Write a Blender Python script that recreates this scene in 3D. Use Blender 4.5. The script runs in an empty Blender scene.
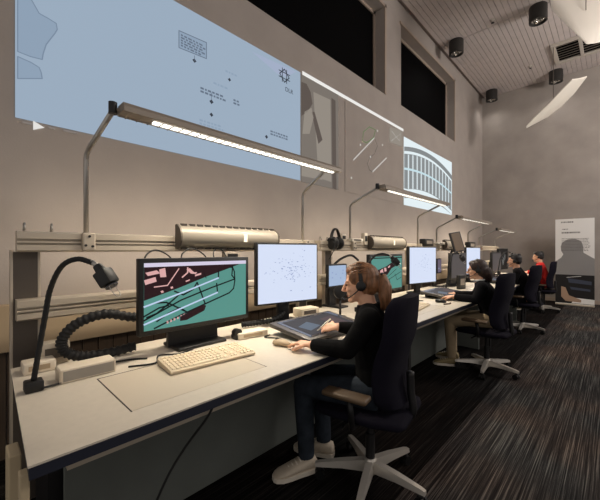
import bpy, bmesh, math, random
from mathutils import Vector, Matrix
random.seed(7)
SC = bpy.context.scene
COL = SC.collection
V = Vector
R = math.radians

# ------------------------------------------------------------------ materials
def lin(c):
    c /= 255.0
    return c / 12.92 if c <= 0.04045 else ((c + 0.055) / 1.055) ** 2.4

def rgb(r, g, b):
    return (lin(r), lin(g), lin(b), 1.0)

def mat(name, col, rough=0.5, metal=0.0, noise=0.0, nscale=20.0, bump=0.0, bscale=120.0, stretch=None, spec=0.5, coat=0.0):
    m = bpy.data.materials.new(name)
    m.use_nodes = True
    nt = m.node_tree
    p = nt.nodes['Principled BSDF']
    p.inputs['Base Color'].default_value = rgb(*col)
    p.inputs['Roughness'].default_value = rough
    p.inputs['Metallic'].default_value = metal
    p.inputs['Specular IOR Level'].default_value = spec
    p.inputs['Coat Weight'].default_value = coat
    tc = nt.nodes.new('ShaderNodeTexCoord')
    mp = nt.nodes.new('ShaderNodeMapping')
    nt.links.new(tc.outputs['Object'], mp.inputs['Vector'])
    if stretch:
        mp.inputs['Scale'].default_value = stretch
    if noise > 0:
        n = nt.nodes.new('ShaderNodeTexNoise')
        n.inputs['Scale'].default_value = nscale
        n.inputs['Detail'].default_value = 5
        nt.links.new(mp.outputs[0], n.inputs['Vector'])
        r = nt.nodes.new('ShaderNodeValToRGB')
        a = [x * (1 - noise) for x in rgb(*col)[:3]]
        b = [min(1, x * (1 + noise)) for x in rgb(*col)[:3]]
        r.color_ramp.elements[0].position = 0.3
        r.color_ramp.elements[1].position = 0.7
        r.color_ramp.elements[0].color = (*a, 1)
        r.color_ramp.elements[1].color = (*b, 1)
        nt.links.new(n.outputs['Fac'], r.inputs[0])
        nt.links.new(r.outputs[0], p.inputs['Base Color'])
    if bump > 0:
        n2 = nt.nodes.new('ShaderNodeTexNoise')
        n2.inputs['Scale'].default_value = bscale
        n2.inputs['Detail'].default_value = 4
        nt.links.new(mp.outputs[0], n2.inputs['Vector'])
        bn = nt.nodes.new('ShaderNodeBump')
        bn.inputs['Strength'].default_value = bump
        bn.inputs['Distance'].default_value = 0.01
        nt.links.new(n2.outputs['Fac'], bn.inputs['Height'])
        nt.links.new(bn.outputs[0], p.inputs['Normal'])
    return m

def glow(name, col, strength=1.0):
    m = bpy.data.materials.new(name)
    m.use_nodes = True
    p = m.node_tree.nodes['Principled BSDF']
    p.inputs['Base Color'].default_value = (0.01, 0.01, 0.01, 1)
    p.inputs['Roughness'].default_value = 0.6
    p.inputs['Specular IOR Level'].default_value = 0.1
    p.inputs['Emission Color'].default_value = rgb(*col)
    p.inputs['Emission Strength'].default_value = strength
    return m

def carpet_material():
    m = bpy.data.materials.new('carpet')
    m.use_nodes = True
    nt = m.node_tree
    p = nt.nodes['Principled BSDF']
    p.inputs['Roughness'].default_value = 1.0
    p.inputs['Specular IOR Level'].default_value = 0.05
    tc = nt.nodes.new('ShaderNodeTexCoord')
    mp = nt.nodes.new('ShaderNodeMapping')
    mp.inputs['Scale'].default_value = (150, 1.3, 1)
    nt.links.new(tc.outputs['Object'], mp.inputs['Vector'])
    n = nt.nodes.new('ShaderNodeTexNoise')
    n.inputs['Scale'].default_value = 1.0
    n.inputs['Detail'].default_value = 6
    n.inputs['Roughness'].default_value = 0.7
    nt.links.new(mp.outputs[0], n.inputs['Vector'])
    r1 = nt.nodes.new('ShaderNodeValToRGB')
    r1.color_ramp.elements[0].position = 0.36
    r1.color_ramp.elements[0].color = rgb(26, 24, 25)
    r1.color_ramp.elements[1].position = 0.72
    r1.color_ramp.elements[1].color = rgb(134, 127, 121)
    e = r1.color_ramp.elements.new(0.52)
    e.color = rgb(54, 50, 49)
    nt.links.new(n.outputs['Fac'], r1.inputs[0])
    # carpet colour scaled darker on the side of the desks
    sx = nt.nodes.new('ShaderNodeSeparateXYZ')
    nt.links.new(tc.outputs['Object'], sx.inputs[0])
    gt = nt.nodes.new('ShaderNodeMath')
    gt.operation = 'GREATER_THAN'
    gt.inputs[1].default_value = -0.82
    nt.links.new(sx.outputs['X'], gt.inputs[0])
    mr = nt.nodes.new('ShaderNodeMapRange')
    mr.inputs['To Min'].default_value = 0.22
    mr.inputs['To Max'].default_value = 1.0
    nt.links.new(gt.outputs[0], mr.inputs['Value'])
    # faint rust and green patches woven in
    n3 = nt.nodes.new('ShaderNodeTexNoise')
    n3.inputs['Scale'].default_value = 1.3
    nt.links.new(tc.outputs['Object'], n3.inputs['Vector'])
    r3 = nt.nodes.new('ShaderNodeValToRGB')
    r3.color_ramp.elements[0].position = 0.4
    r3.color_ramp.elements[0].color = (0.85, 0.95, 0.98, 1)
    r3.color_ramp.elements[1].position = 0.62
    r3.color_ramp.elements[1].color = (1.10, 0.98, 0.90, 1)
    nt.links.new(n3.outputs['Fac'], r3.inputs[0])
    mx = nt.nodes.new('ShaderNodeMix')
    mx.data_type = 'RGBA'
    mx.blend_type = 'MULTIPLY'
    mx.inputs['Factor'].default_value = 1
    nt.links.new(r1.outputs[0], mx.inputs['A'])
    nt.links.new(r3.outputs[0], mx.inputs['B'])
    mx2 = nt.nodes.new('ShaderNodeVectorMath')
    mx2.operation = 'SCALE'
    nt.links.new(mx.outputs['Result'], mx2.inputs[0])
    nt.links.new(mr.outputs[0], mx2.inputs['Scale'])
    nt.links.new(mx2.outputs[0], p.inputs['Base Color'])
    bn = nt.nodes.new('ShaderNodeBump')
    bn.inputs['Strength'].default_value = 0.5
    bn.inputs['Distance'].default_value = 0.004
    nt.links.new(n.outputs['Fac'], bn.inputs['Height'])
    nt.links.new(bn.outputs[0], p.inputs['Normal'])
    return m

M = dict(
    wall=mat('wall_paint', (166, 157, 150), 0.85, noise=0.05, nscale=3, bump=0.12, bscale=90),
    farwall=mat('far_wall_concrete', (158, 150, 143), 0.9, noise=0.10, nscale=2.2, bump=0.2, bscale=40),
    ceil=mat('ceiling_board', (200, 190, 186), 0.8, noise=0.05, nscale=6),
    ceilgap=mat('ceiling_backing', (138, 128, 125), 0.9),
    dlight=mat('downlight_housing', (44, 42, 40), 0.5),
    plate=mat('grey_plate', (150, 144, 134), 0.6),
    black=mat('black_plastic', (11, 11, 12), 0.45),
    pitch=mat('blackout_pane', (4, 4, 5), 0.8, spec=0.05),
    frame=mat('window_frame_paint', (168, 152, 138), 0.6),
    carpet=carpet_material(),
    dado=mat('dark_dado', (74, 60, 47), 0.7, noise=0.2, nscale=4, stretch=(1, 40, 1)),
    trunk=mat('beige_trunking', (172, 152, 124), 0.6),
    top=mat('cream_laminate', (202, 193, 178), 0.38, noise=0.03, nscale=40),
    topline=mat('lid_laminate', (198, 187, 169), 0.38),
    gap=mat('dark_gap', (50, 44, 40), 0.8),
    edge=mat('navy_edge', (28, 32, 46), 0.5),
    panel=mat('grey_panel', (98, 102, 97), 0.7, noise=0.05, nscale=8),
    beige=mat('beige_board', (190, 172, 140), 0.6),
    alu=mat('anodised_aluminium', (196, 184, 166), 0.42, 0.35),
    alud=mat('dark_aluminium', (92, 84, 76), 0.5, 0.4),
    steel=mat('brushed_steel', (180, 176, 170), 0.35, 0.8),
    lampbody=mat('lamp_housing_grey', (150, 140, 128), 0.5, 0.2),
    hous=mat('uplight_housing', (138, 131, 119), 0.45, 0.2),
    rubber=mat('black_rubber', (13, 13, 13), 0.65, bump=0.1),
    white=mat('white_plastic', (218, 206, 186), 0.45),
    key=mat('cream_keys', (232, 218, 192), 0.5),
    keyd=mat('keyboard_tray', (206, 190, 162), 0.55),
    paper=mat('paper', (235, 228, 212), 0.8),
    glassd=mat('tablet_glass', (46, 48, 58), 0.12, coat=0.6),
    tabl=mat('tablet_frame', (70, 66, 64), 0.4),
    chairf=mat('navy_fabric', (19, 17, 28), 0.9, spec=0.15, bump=0.2, bscale=400),
    chairp=mat('chair_black_plastic', (16, 15, 17), 0.5),
    chairm=mat('polished_aluminium', (206, 200, 190), 0.3, 0.55),
    armpad=mat('arm_pad', (92, 74, 54), 0.5),
    skin=mat('skin', (222, 172, 142), 0.55, noise=0.06, nscale=12),
    skin2=mat('skin_tanned', (206, 156, 126), 0.55, noise=0.06, nscale=12),
    eye=mat('eye_dark', (30, 24, 22), 0.2),
    lip=mat('lip', (176, 96, 88), 0.5),
    auburn=mat('auburn_hair', (126, 86, 56), 0.45, noise=0.55, nscale=3, stretch=(22, 22, 4), bump=0.5, bscale=4),
    brown=mat('dark_brown_hair', (46, 30, 24), 0.5, noise=0.5, nscale=3, stretch=(22, 22, 4), bump=0.4, bscale=4),
    blackh=mat('black_hair', (26, 21, 20), 0.5, noise=0.4, nscale=30, bump=0.4, bscale=60),
    sweater=mat('black_knit', (10, 10, 11), 0.95, spec=0.15, bump=0.5, bscale=26),
    sweater2=mat('charcoal_knit', (15, 15, 19), 0.95, spec=0.15, bump=0.5, bscale=26),
    tee=mat('dark_cotton', (17, 16, 18), 0.95, spec=0.15, bump=0.4, bscale=24),
    red=mat('red_cotton', (196, 34, 30), 0.9, bump=0.4, bscale=24),
    jeans=mat('denim', (47, 53, 61), 0.95, spec=0.1, noise=0.35, nscale=14, bump=0.4, bscale=30),
    khaki=mat('khaki_cotton', (172, 152, 122), 0.9, bump=0.4, bscale=26),
    trousers=mat('dark_cotton_trousers', (34, 33, 38), 0.9, bump=0.3, bscale=26),
    shoe=mat('cream_sneaker', (206, 192, 172), 0.65, noise=0.06, nscale=20),
    sole=mat('white_sole', (226, 216, 200), 0.6),
    shoed=mat('tan_shoe', (150, 134, 96), 0.7),
    collar=mat('white_collar', (222, 220, 216), 0.8),
    sail=mat('white_sail', (226, 220, 208), 0.7),
    banner=mat('banner_white', (232, 230, 226), 0.6),
    bgrey=mat('banner_grey_print', (142, 140, 138), 0.6),
    bdark=mat('banner_dark_print', (20, 17, 17), 0.6),
    bblue=mat('banner_blue_print', (62, 68, 84), 0.6),
    bskin=mat('banner_skin_print', (170, 140, 116), 0.6),
    btext=mat('banner_text', (96, 94, 92), 0.7),
    grille=mat('vent_frame', (192, 184, 174), 0.6),
    chrome=mat('chrome', (220, 216, 208), 0.2, 0.9),
)
G = dict(
    lamp=glow('lamp_diffuser', (255, 250, 238), 2.2),
    mapblue=glow('projected_blue', (156, 174, 193), 0.96),
    mapland=glow('projected_land', (144, 163, 184), 0.95),
    mapline=glow('projected_outline', (118, 135, 155), 1.0),
    maptext=glow('projected_caption', (100, 113, 130), 1.0),
    mappale=glow('projected_pale', (160, 172, 196), 1.0),
    logo=glow('projected_logo', (52, 58, 68), 1.0),
    icon=glow('projected_icon', (226, 224, 220), 1.0),
    iconlo=glow('projected_caption_dim', (128, 120, 114), 1.0),
    dim=glow('projected_dark_slide', (60, 54, 50), 0.55),
    strip=glow('projected_white_strip', (236, 234, 230), 1.0),
    pale=glow('projected_pale_photo', (130, 122, 114), 0.8),
    paler=glow('projected_paler_photo', (150, 142, 132), 0.9),
    paled=glow('projected_dull_photo', (98, 88, 82), 0.8),
    dgreen=glow('projected_green_line', (112, 140, 96), 0.9),
    dwhite=glow('projected_thin_line', (206, 202, 196), 0.9),
    bwhite=glow('projected_building_white', (222, 234, 238), 1.05),
    bgrey=glow('projected_building_grey', (150, 156, 158), 0.95),
    bfin=glow('projected_building_fin', (136, 141, 143), 0.9),
    bcyan=glow('projected_building_cyan', (196, 222, 230), 1.0),
    teal=glow('screen_teal', (88, 148, 138), 0.95),
    maroon=glow('screen_maroon', (40, 18, 24), 0.9),
    runway=glow('screen_runway', (186, 206, 232), 1.0),
    taxi=glow('screen_black_line', (14, 22, 26), 0.6),
    pink=glow('screen_pink', (218, 168, 166), 1.0),
    bar=glow('screen_bar', (212, 204, 226), 1.0),
    ice=glow('screen_ice', (214, 224, 246), 1.0),
    speck=glow('screen_speck', (150, 166, 206), 0.95),
    desk=glow('screen_soft_blue', (172, 192, 222), 0.9),
    lilac=glow('screen_lilac', (120, 108, 128), 0.7),
    greyscr=glow('screen_grey_reflection', (104, 98, 98), 0.6),  # reflected light on switched-off screens, painted in as grey glow
    darkscr=glow('screen_dark', (18, 18, 20), 0.7),
    scrib=glow('screen_scribble', (150, 148, 146), 0.6),
    tabglow=glow('tablet_picture', (78, 78, 88), 0.5),
    tabpink=glow('tablet_picture_pink', (112, 92, 98), 0.5),
    tabrefl=glow('tablet_blue_reflection', (118, 136, 158), 0.55),  # reflection on the tablet glass, painted as glow
)

# ------------------------------------------------------------------ builders
ROOTM = {}

def tag(o, label, cat, group=None, kind=None):
    o['label'] = label
    o['category'] = cat
    if group:
        o['group'] = group
    if kind:
        o['kind'] = kind
    return o

def thing(name, label, cat, loc=(0, 0, 0), rz=0.0, group=None):
    o = bpy.data.objects.new(name, None)
    o.empty_display_size = 0.05
    COL.objects.link(o)
    o.location = loc
    o.rotation_euler = (0, 0, rz)
    ROOTM[o.name] = Matrix.Translation(V(loc)) @ Matrix.Rotation(rz, 4, 'Z')
    return tag(o, label, cat, group)

def basis(fwd, up=V((0, 0, 1))):
    f = V(fwd).normalized()
    l = V(up).cross(f).normalized()
    u = f.cross(l).normalized()
    return f, l, u

class MB:
    def __init__(s):
        s.bm = bmesh.new()

    def box(s, c, size, rot=None, bevel=0.0, seg=2):
        r = bmesh.ops.create_cube(s.bm, size=1.0)
        vs = r['verts']
        m = Matrix.Translation(V(c)) @ (rot.to_4x4() if rot is not None else Matrix()) @ Matrix.Diagonal((*size, 1))
        bmesh.ops.transform(s.bm, matrix=m, verts=vs)
        if bevel > 0:
            es = list({e for v in vs for e in v.link_edges})
            bmesh.ops.bevel(s.bm, geom=es, offset=bevel, segments=seg, affect='EDGES', profile=0.5)
        return s

    def mm(s, x0, x1, y0, y1, z0, z1, bevel=0.0):
        return s.box(((x0 + x1) / 2, (y0 + y1) / 2, (z0 + z1) / 2), (abs(x1 - x0), abs(y1 - y0), abs(z1 - z0)), None, bevel)

    def ring_tube(s, rings, cap=True):
        bm = s.bm
        vr = [[bm.verts.new(p) for p in ring] for ring in rings]
        n = len(vr[0])
        for a, b in zip(vr, vr[1:]):
            for i in range(n):
                bm.faces.new((a[i], a[(i + 1) % n], b[(i + 1) % n], b[i]))
        if cap:
            bm.faces.new(list(reversed(vr[0])))
            bm.faces.new(vr[-1])
        return s

    def tube(s, pts, r, seg=8, cap=True):
        pts = [V(p) for p in pts]
        n = len(pts)
        rs = r if isinstance(r, (list, tuple)) else [r] * n
        t0 = (pts[1] - pts[0]).normalized()
        a = V((0, 0, 1)) if abs(t0.z) < 0.9 else V((1, 0, 0))
        side = t0.cross(a).normalized()
        rings = []
        for i, p in enumerate(pts):
            if i == 0:
                t = t0
            elif i == n - 1:
                t = (pts[i] - pts[i - 1]).normalized()
            else:
                t = ((pts[i + 1] - p).normalized() + (p - pts[i - 1]).normalized())
                t = t.normalized() if t.length > 1e-6 else (pts[i + 1] - p).normalized()
            side = (side - t * side.dot(t))
            side = side.normalized() if side.length > 1e-6 else t.orthogonal().normalized()
            up = t.cross(side)
            rings.append([p + (side * math.cos(k * 2 * math.pi / seg) + up * math.sin(k * 2 * math.pi / seg)) * rs[i] for k in range(seg)])
        return s.ring_tube(rings, cap)

    def cyl(s, p0, p1, r0, r1=None, seg=16):
        return s.tube([p0, p1], [r0, r0 if r1 is None else r1], seg)

    def loft(s, pts, radii, side, seg=16):
        pts = [V(p) for p in pts]
        side = V(side)
        rings = []
        for i, p in enumerate(pts):
            t = (pts[min(i + 1, len(pts) - 1)] - pts[max(i - 1, 0)]).normalized()
            sd = (side - t * side.dot(t)).normalized()
            up = t.cross(sd)
            a, b = radii[i]
            rings.append([p + sd * math.cos(k * 2 * math.pi / seg) * a + up * math.sin(k * 2 * math.pi / seg) * b for k in range(seg)])
        return s.ring_tube(rings)

    def ell(s, c, rad, rot=None, u=16, v=10):
        r = bmesh.ops.create_uvsphere(s.bm, u_segments=u, v_segments=v, radius=1.0)
        m = Matrix.Translation(V(c)) @ (rot.to_4x4() if rot is not None else Matrix()) @ Matrix.Diagonal((*rad, 1))
        bmesh.ops.transform(s.bm, matrix=m, verts=r['verts'])
        return s

    def prism(s, pts, ax, thick):
        """polygon pts (3-D) extruded by thick along ax"""
        d = V(ax).normalized() * thick
        a = [s.bm.verts.new(V(p)) for p in pts]
        b = [s.bm.verts.new(V(p) + d) for p in pts]
        n = len(pts)
        s.bm.faces.new(a)
        s.bm.faces.new(list(reversed(b)))
        for i in range(n):
            s.bm.faces.new((a[i], b[i], b[(i + 1) % n], a[(i + 1) % n]))
        return s

    def lathe(s, prof, c, axis=V((0, 0, 1)), seg=20):
        ax = V(axis).normalized()
        a = ax.orthogonal().normalized()
        b = ax.cross(a)
        rings = [[V(c) + ax * h + (a * math.cos(k * 2 * math.pi / seg) + b * math.sin(k * 2 * math.pi / seg)) * max(r, 1e-4) for k in range(seg)] for r, h in prof]
        return s.ring_tube(rings)

    def ribbon(s, pts, w, nrm, thick, closed=False):
        """flat line of width w along pts on a plane with normal nrm"""
        n = V(nrm).normalized()
        pts = [V(p) for p in pts]
        seq = list(zip(pts, pts[1:] + ([pts[0]] if closed else [])))
        if not closed:
            seq = list(zip(pts, pts[1:]))
        for p, q in seq:
            d = q - p
            if d.length < 1e-6:
                continue
            sd = d.normalized().cross(n) * w / 2
            e = d.normalized() * w * 0.25
            s.prism([p - e - sd, q + e - sd, q + e + sd, p - e + sd], n, thick)
        return s

    def build(s, name, material, parent=None, smooth=False, world=False, angle=None, label=None, root=None):
        bmesh.ops.recalc_face_normals(s.bm, faces=s.bm.faces)
        if world and parent is not None:
            rt = root or parent
            while rt.parent:
                rt = rt.parent
            if rt.name in ROOTM:
                s.bm.transform(ROOTM[rt.name].inverted())
        me = bpy.data.meshes.new(name)
        s.bm.to_mesh(me)
        s.bm.free()
        me.materials.append(material)
        if smooth:
            for p in me.polygons:
                p.use_smooth = True
            if angle:
                me.set_sharp_from_angle(angle=R(angle))
        o = bpy.data.objects.new(name, me)
        COL.objects.link(o)
        if parent is not None:
            o.parent = parent
        if label:
            o['label'] = label
        return o

def remeshed(mb, name, material, parent, voxel, smooth_iter=4, world=True):
    """one continuous closed skin around the shapes in mb"""
    me = bpy.data.meshes.new(name + '_raw')
    bmesh.ops.recalc_face_normals(mb.bm, faces=mb.bm.faces)
    mb.bm.to_mesh(me)
    mb.bm.free()
    t = bpy.data.objects.new(name + '_raw', me)
    COL.objects.link(t)
    rm = t.modifiers.new('r', 'REMESH')
    rm.mode = 'VOXEL'
    rm.voxel_size = voxel
    sm = t.modifiers.new('s', 'SMOOTH')
    sm.factor = 0.5
    sm.iterations = smooth_iter
    dg = bpy.context.evaluated_depsgraph_get()
    dg.update()
    out = bpy.data.meshes.new_from_object(t.evaluated_get(dg), depsgraph=dg)
    bpy.data.objects.remove(t)
    bpy.data.meshes.remove(me)
    out.name = name
    if world and parent is not None:
        rt = parent
        while rt.parent:
            rt = rt.parent
        out.transform(ROOTM[rt.name].inverted())
    out.materials.clear()
    out.materials.append(material)
    for p in out.polygons:
        p.use_smooth = True
    o = bpy.data.objects.new(name, out)
    COL.objects.link(o)
    if parent is not None:
        o.parent = parent
    return o

def copy_tree(o, loc=None, rz=None, parent=None):
    c = o.copy()
    COL.objects.link(c)
    if parent is not None:
        c.parent = parent
    if loc is not None:
        c.location = loc
    if rz is not None:
        c.rotation_euler = (0, 0, rz)
    for ch in list(o.children):
        copy_tree(ch, parent=c)
    return c

def relabel(o, label):
    o['label'] = label
    return o

def struct(o):
    o['kind'] = 'structure'
    return o

def smooth_path(ctrl, n=40):
    """Catmull-Rom through control points"""
    P = [V(p) for p in ctrl]
    P = [P[0] * 2 - P[1]] + P + [P[-1] * 2 - P[-2]]
    out = []
    segs = len(P) - 3
    per = max(2, n // segs)
    for i in range(segs):
        a, b, c, d = P[i:i + 4]
        for k in range(per):
            t = k / per
            out.append(0.5 * ((2 * b) + (c - a) * t + (2 * a - 5 * b + 4 * c - d) * t * t + (3 * b - a - 3 * c + d) * t ** 3))
    out.append(P[-2])
    return out

# ------------------------------------------------------------------ the room
XW, YF, ZC = -2.75, 10.5, 5.68
YB = -1.6
XR = 4.2
W1 = (2.05, 4.87, 3.90, 5.33)     # y0, y1, z0, z1 of the high windows
W2 = (5.47, 8.15, 3.90, 5.33)
b = MB()
T = 0.30
b.mm(XW - T, XW, YB, YF + 0.3, 0, 3.90)
b.mm(XW - T, XW, YB, YF + 0.3, 5.33, ZC + 0.15)
b.mm(XW - T, XW, YB, W1[0], 3.90, 5.33)
b.mm(XW - T, XW, W1[1], W2[0], 3.90, 5.33)
b.mm(XW - T, XW, W2[1], YF + 0.3, 3.90, 5.33)
struct(b.build('wall_left', M['wall']))
struct(MB().mm(XW - T, XR, YF, YF + 0.3, 0, ZC + 0.15).build('wall_far', M['farwall']))
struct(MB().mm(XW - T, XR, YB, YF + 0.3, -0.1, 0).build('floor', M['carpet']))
b = MB()
x = XW + 0.07
seams = [YB, 1.3, 4.25, 7.2, 10.15, YF]
while x < XR:
    for y0, y1 in zip(seams, seams[1:]):
        b.mm(x, x + 0.082, y0 + 0.008, y1 - 0.008, ZC, ZC + 0.02)
    x += 0.089
ce = struct(b.build('ceiling', M['ceil']))
struct(MB().mm(XW - T, XR, YB, YF, ZC + 0.03, ZC + 0.14).build('ceiling_backing', M['ceilgap'], ce))

for i, (y0, y1, z0, z1) in enumerate((W1, W2)):
    fr = MB()
    d = 0.16
    fw = 0.05
    fr.mm(XW - d - 0.04, XW - d, y0, y1, z1 - fw, z1)
    fr.mm(XW - d - 0.04, XW - d, y0, y1, z0, z0 + fw)
    fr.mm(XW - d - 0.04, XW - d, y0, y0 + fw, z0, z1)
    fr.mm(XW - d - 0.04, XW - d, y1 - fw, y1, z0, z1)
    # raised casing on the wall face
    for q in ((y0 - 0.05, y1 + 0.05, z1, z1 + 0.05), (y1, y1 + 0.05, z0, z1 + 0.05)):
        fr.mm(XW, XW + 0.022, *q)
    w = struct(fr.build('window_%d' % (i + 1), M['frame']))
    struct(MB().mm(XW - d - 0.03, XW - d - 0.02, y0 + 0.04, y1 - 0.04, z0 + 0.04, z1 - 0.04).build('window_pane', M['pitch'], w))

struct(MB().mm(XW, XW + 0.05, YB, YF, 0.665, 0.96, 0.006).build('trim_1', M['trunk']))
b = MB()
yy = YB
while yy < YF - 0.1:
    b.mm(XW, XW + 0.025, yy, yy + 0.092, 0.0, 0.665)
    yy += 0.1
struct(b.build('trim_2', M['dado']))
struct(MB().mm(XW + 0.05, XR, YF - 0.015, YF, 0, 0.09).build('baseboard_far', M['frame']))

# ------------------------------------------------------------------ ceiling fittings
def downlight(loc, label):
    t = thing('ceiling_downlight', label, 'ceiling light', loc, 0, 'cylinder downlights on the ceiling')
    MB().lathe([(0.135, 0), (0.14, -0.01), (0.14, -0.27), (0.12, -0.275), (0.115, -0.24)], (0, 0, 0), seg=24).build('housing', M['dlight'], t, True, angle=40)
    MB().lathe([(0.115, -0.243), (0.1, -0.25), (0.05, -0.235), (0.0, -0.232)], (0, 0, 0), seg=20).build('reflector', M['chrome'], t, True)
    for k in range(3):
        a = k * 2.1
        MB().ell((0.06 * math.cos(a), 0.06 * math.sin(a), -0.252), (0.032, 0.032, 0.02), u=10, v=6).build('bulb', M['chrome'], t, True)
    return t
dls = [((-2.38, 7.2, ZC), 'black cylinder ceiling downlight beside the high window wall, with a seam running from it'),
       ((-0.98, 7.2, ZC), 'black cylinder ceiling downlight at the top edge of the photo, beside the large white sail'),
       ((-2.42, 10.12, ZC), 'black cylinder ceiling downlight in the far ceiling corner above the bright wall edge'),
       ((-1.02, 10.1, ZC), 'black cylinder ceiling downlight next to the ceiling vent, above the slim hanging sail')]
dl0 = downlight(*dls[0])
for l, lab in dls[1:]:
    relabel(copy_tree(dl0, l), lab)
for (x, y), lab in (((-1.66, 7.02), 'small sprinkler head on the ceiling boards between the two nearest downlights'),
                    ((-1.43, 9.4), 'small sprinkler head on the ceiling boards left of the ceiling vent')):
    t = thing('sprinkler_head', lab, 'sprinkler', (x, y, ZC), 0, 'ceiling sprinklers')
    MB().lathe([(0.05, 0), (0.045, -0.012), (0.012, -0.014), (0.012, -0.05)], (0, 0, 0), seg=14).build('escutcheon', M['grille'], t, True)
    MB().lathe([(0.028, -0.05), (0.028, -0.056)], (0, 0, 0), seg=12).build('deflector', M['black'], t)
t = thing('ceiling_vent', 'square ceiling air vent with two dark openings in a pale frame', 'vent', (-0.50, 9.2, ZC))
b = MB()
for q in ((-0.48, 0.48, -0.48, -0.40), (-0.48, 0.48, 0.40, 0.48), (-0.48, -0.40, -0.4, 0.4), (0.40, 0.48, -0.4, 0.4), (-0.03, 0.03, -0.4, 0.4)):
    b.mm(q[0], q[1], q[2], q[3], -0.05, 0.0, 0.006)
b.build('frame', M['grille'], t)
MB().mm(-0.41, 0.41, -0.41, 0.41, -0.015, -0.005).build('opening', M['pitch'], t)
b = MB()
for k in range(7):
    y = -0.34 + k * 0.113
    b.box((0, y, -0.03), (0.8, 0.05, 0.006), Matrix.Rotation(R(35), 3, 'X'))
b.build('louvre', M['lampbody'], t)['kind'] = 'stuff'

def sail(name, label, outline, bulge, thick, wires):
    """curved hanging panel: outline points are two edge polylines of equal length, world coordinates"""
    c = sum((V(p) for e in outline for p in e), V()) / sum(len(e) for e in outline)
    t = thing(name, label, 'ceiling sail', c, 0, 'white sails hung below the ceiling')
    A, B = outline
    bm = MB()
    nseg = 6
    top, bot = [], []
    n = len(A)
    for i in range(n):
        a, bb = V(A[i]), V(B[i])
        row, row2 = [], []
        for k in range(nseg + 1):
            f = k / nseg
            p = a.lerp(bb, f) + V(bulge) * (4 * f * (1 - f)) * math.sin(math.pi * (0.15 + 0.7 * i / (n - 1)))
            row.append(bm.bm.verts.new(p))
            row2.append(bm.bm.verts.new(p + V((0, 0, thick))))
        bot.append(row)
        top.append(row2)
    for i in range(n - 1):
        for k in range(nseg):
            bm.bm.faces.new((bot[i][k], bot[i][k + 1], bot[i + 1][k + 1], bot[i + 1][k]))
            bm.bm.faces.new((top[i][k], top[i + 1][k], top[i + 1][k + 1], top[i][k + 1]))
        bm.bm.faces.new((bot[i][0], bot[i + 1][0], top[i + 1][0], top[i][0]))
        bm.bm.faces.new((bot[i][nseg], top[i][nseg], top[i + 1][nseg], bot[i + 1][nseg]))
    for i in (0, n - 1):
        for k in range(nseg):
            bm.bm.faces.new((bot[i][k], top[i][k], top[i][k + 1], bot[i][k + 1]))
    bm.build('panel', M['sail'], t, True, world=True, angle=40)
    for w in wires:
        MB().cyl(w, (w[0], w[1], ZC), 0.006, seg=6).build('suspension_wire', M['alud'], t, world=True)

# ------------------------------------------------------------------ projected pictures on the wall
PX = XW + 0.004
NX = V((1, 0, 0))
def wallpt(y, z, k=1):
    return V((PX + 0.002 * k, y, z))

my0, my1, mz0, mz1 = 0.238, 2.858, 2.145, 3.46
t = thing('projected_map', 'large pale blue projected chart high on the wall above the nearest desk', 'projection', (XW, (my0 + my1) / 2, mz0))
MB().mm(PX, PX + 0.002, my0, my1, mz0, mz1).build('picture', G['mapblue'], t, world=True)
def land(pts):
    MB().prism([wallpt(y, z, 1) for y, z in pts], NX, 0.001).build('land_area', G['mapland'], t, world=True)
    MB().ribbon([wallpt(y, z, 2) for y, z in pts], 0.006, NX, 0.001, True).build('coastline', G['mapline'], t, world=True)
def from_px(px, py):
    """where the line of sight through that spot meets the projection wall"""
    u = (px - 300) / 326.0
    D = -XW / (0.6934 - 0.7206 * u)
    return D * (0.7206 + 0.6934 * u), 1.3 + (250 - py) / 326.0 * D
land([from_px(*q) for q in ((17.5, -20), (26, -8), (31, 0), (39, 14), (48, 19), (56, 24), (57, 30), (54.6, 34), (46, 45), (43, 54), (42, 60), (30, 57), (17.5, 52))])
land([from_px(*q) for q in ((17.5, 57), (31, 63), (39, 68), (41, 73), (42, 79), (30, 79), (17.5, 79))])
def caption(y, z, w, rows, m=None, h=0.02):
    b = MB()
    for r in range(rows):
        yy = y
        end = y + w * (1 - 0.3 * random.random())
        while yy < end:
            l = random.choice((0.018, 0.026, 0.034))
            b.prism([wallpt(yy, z - r * h * 1.7, 2), wallpt(yy + l, z - r * h * 1.7, 2), wallpt(yy + l, z - r * h * 1.7 + h, 2), wallpt(yy, z - r * h * 1.7 + h, 2)], NX, 0.001)
            yy += l + 0.012
    b.build('caption', m or G['maptext'], t, world=True)
# framed label block
lb = [(178.5, 31), (206, 43), (206, 59), (178.5, 48)]
MB().ribbon([wallpt(*from_px(*q), 2) for q in lb], 0.007, NX, 0.001, True).build('label_frame', G['maptext'], t, world=True)
MB().prism([wallpt(*from_px(*q), 1) for q in lb], NX, 0.001).build('label_field', G['mapland'], t, world=True)
for k in range(5):
    y, z = from_px(180.5, 36 + k * 2.6)
    caption(y, z, 0.24, 1, None, 0.014)
def dart(y, z, s=0.022):
    MB().prism([wallpt(y - s, z, 2), wallpt(y, z - s, 2), wallpt(y + s, z, 2), wallpt(y, z + s, 2)], NX, 0.001).build('position_mark', G['logo'], t, world=True)
def leader(y0, z0, y1, z1):
    MB().ribbon([wallpt(y0, z0, 2), wallpt(y1, z1, 2)], 0.005, NX, 0.001).build('leader_line', G['maptext'], t, world=True)
for (px, py, s) in ((194, 61, 0.02), (229, 80, 0.018), (211, 102, 0.022), (211, 115, 0.02), (266, 137, 0.022)):
    dart(*from_px(px, py), s)
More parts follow.
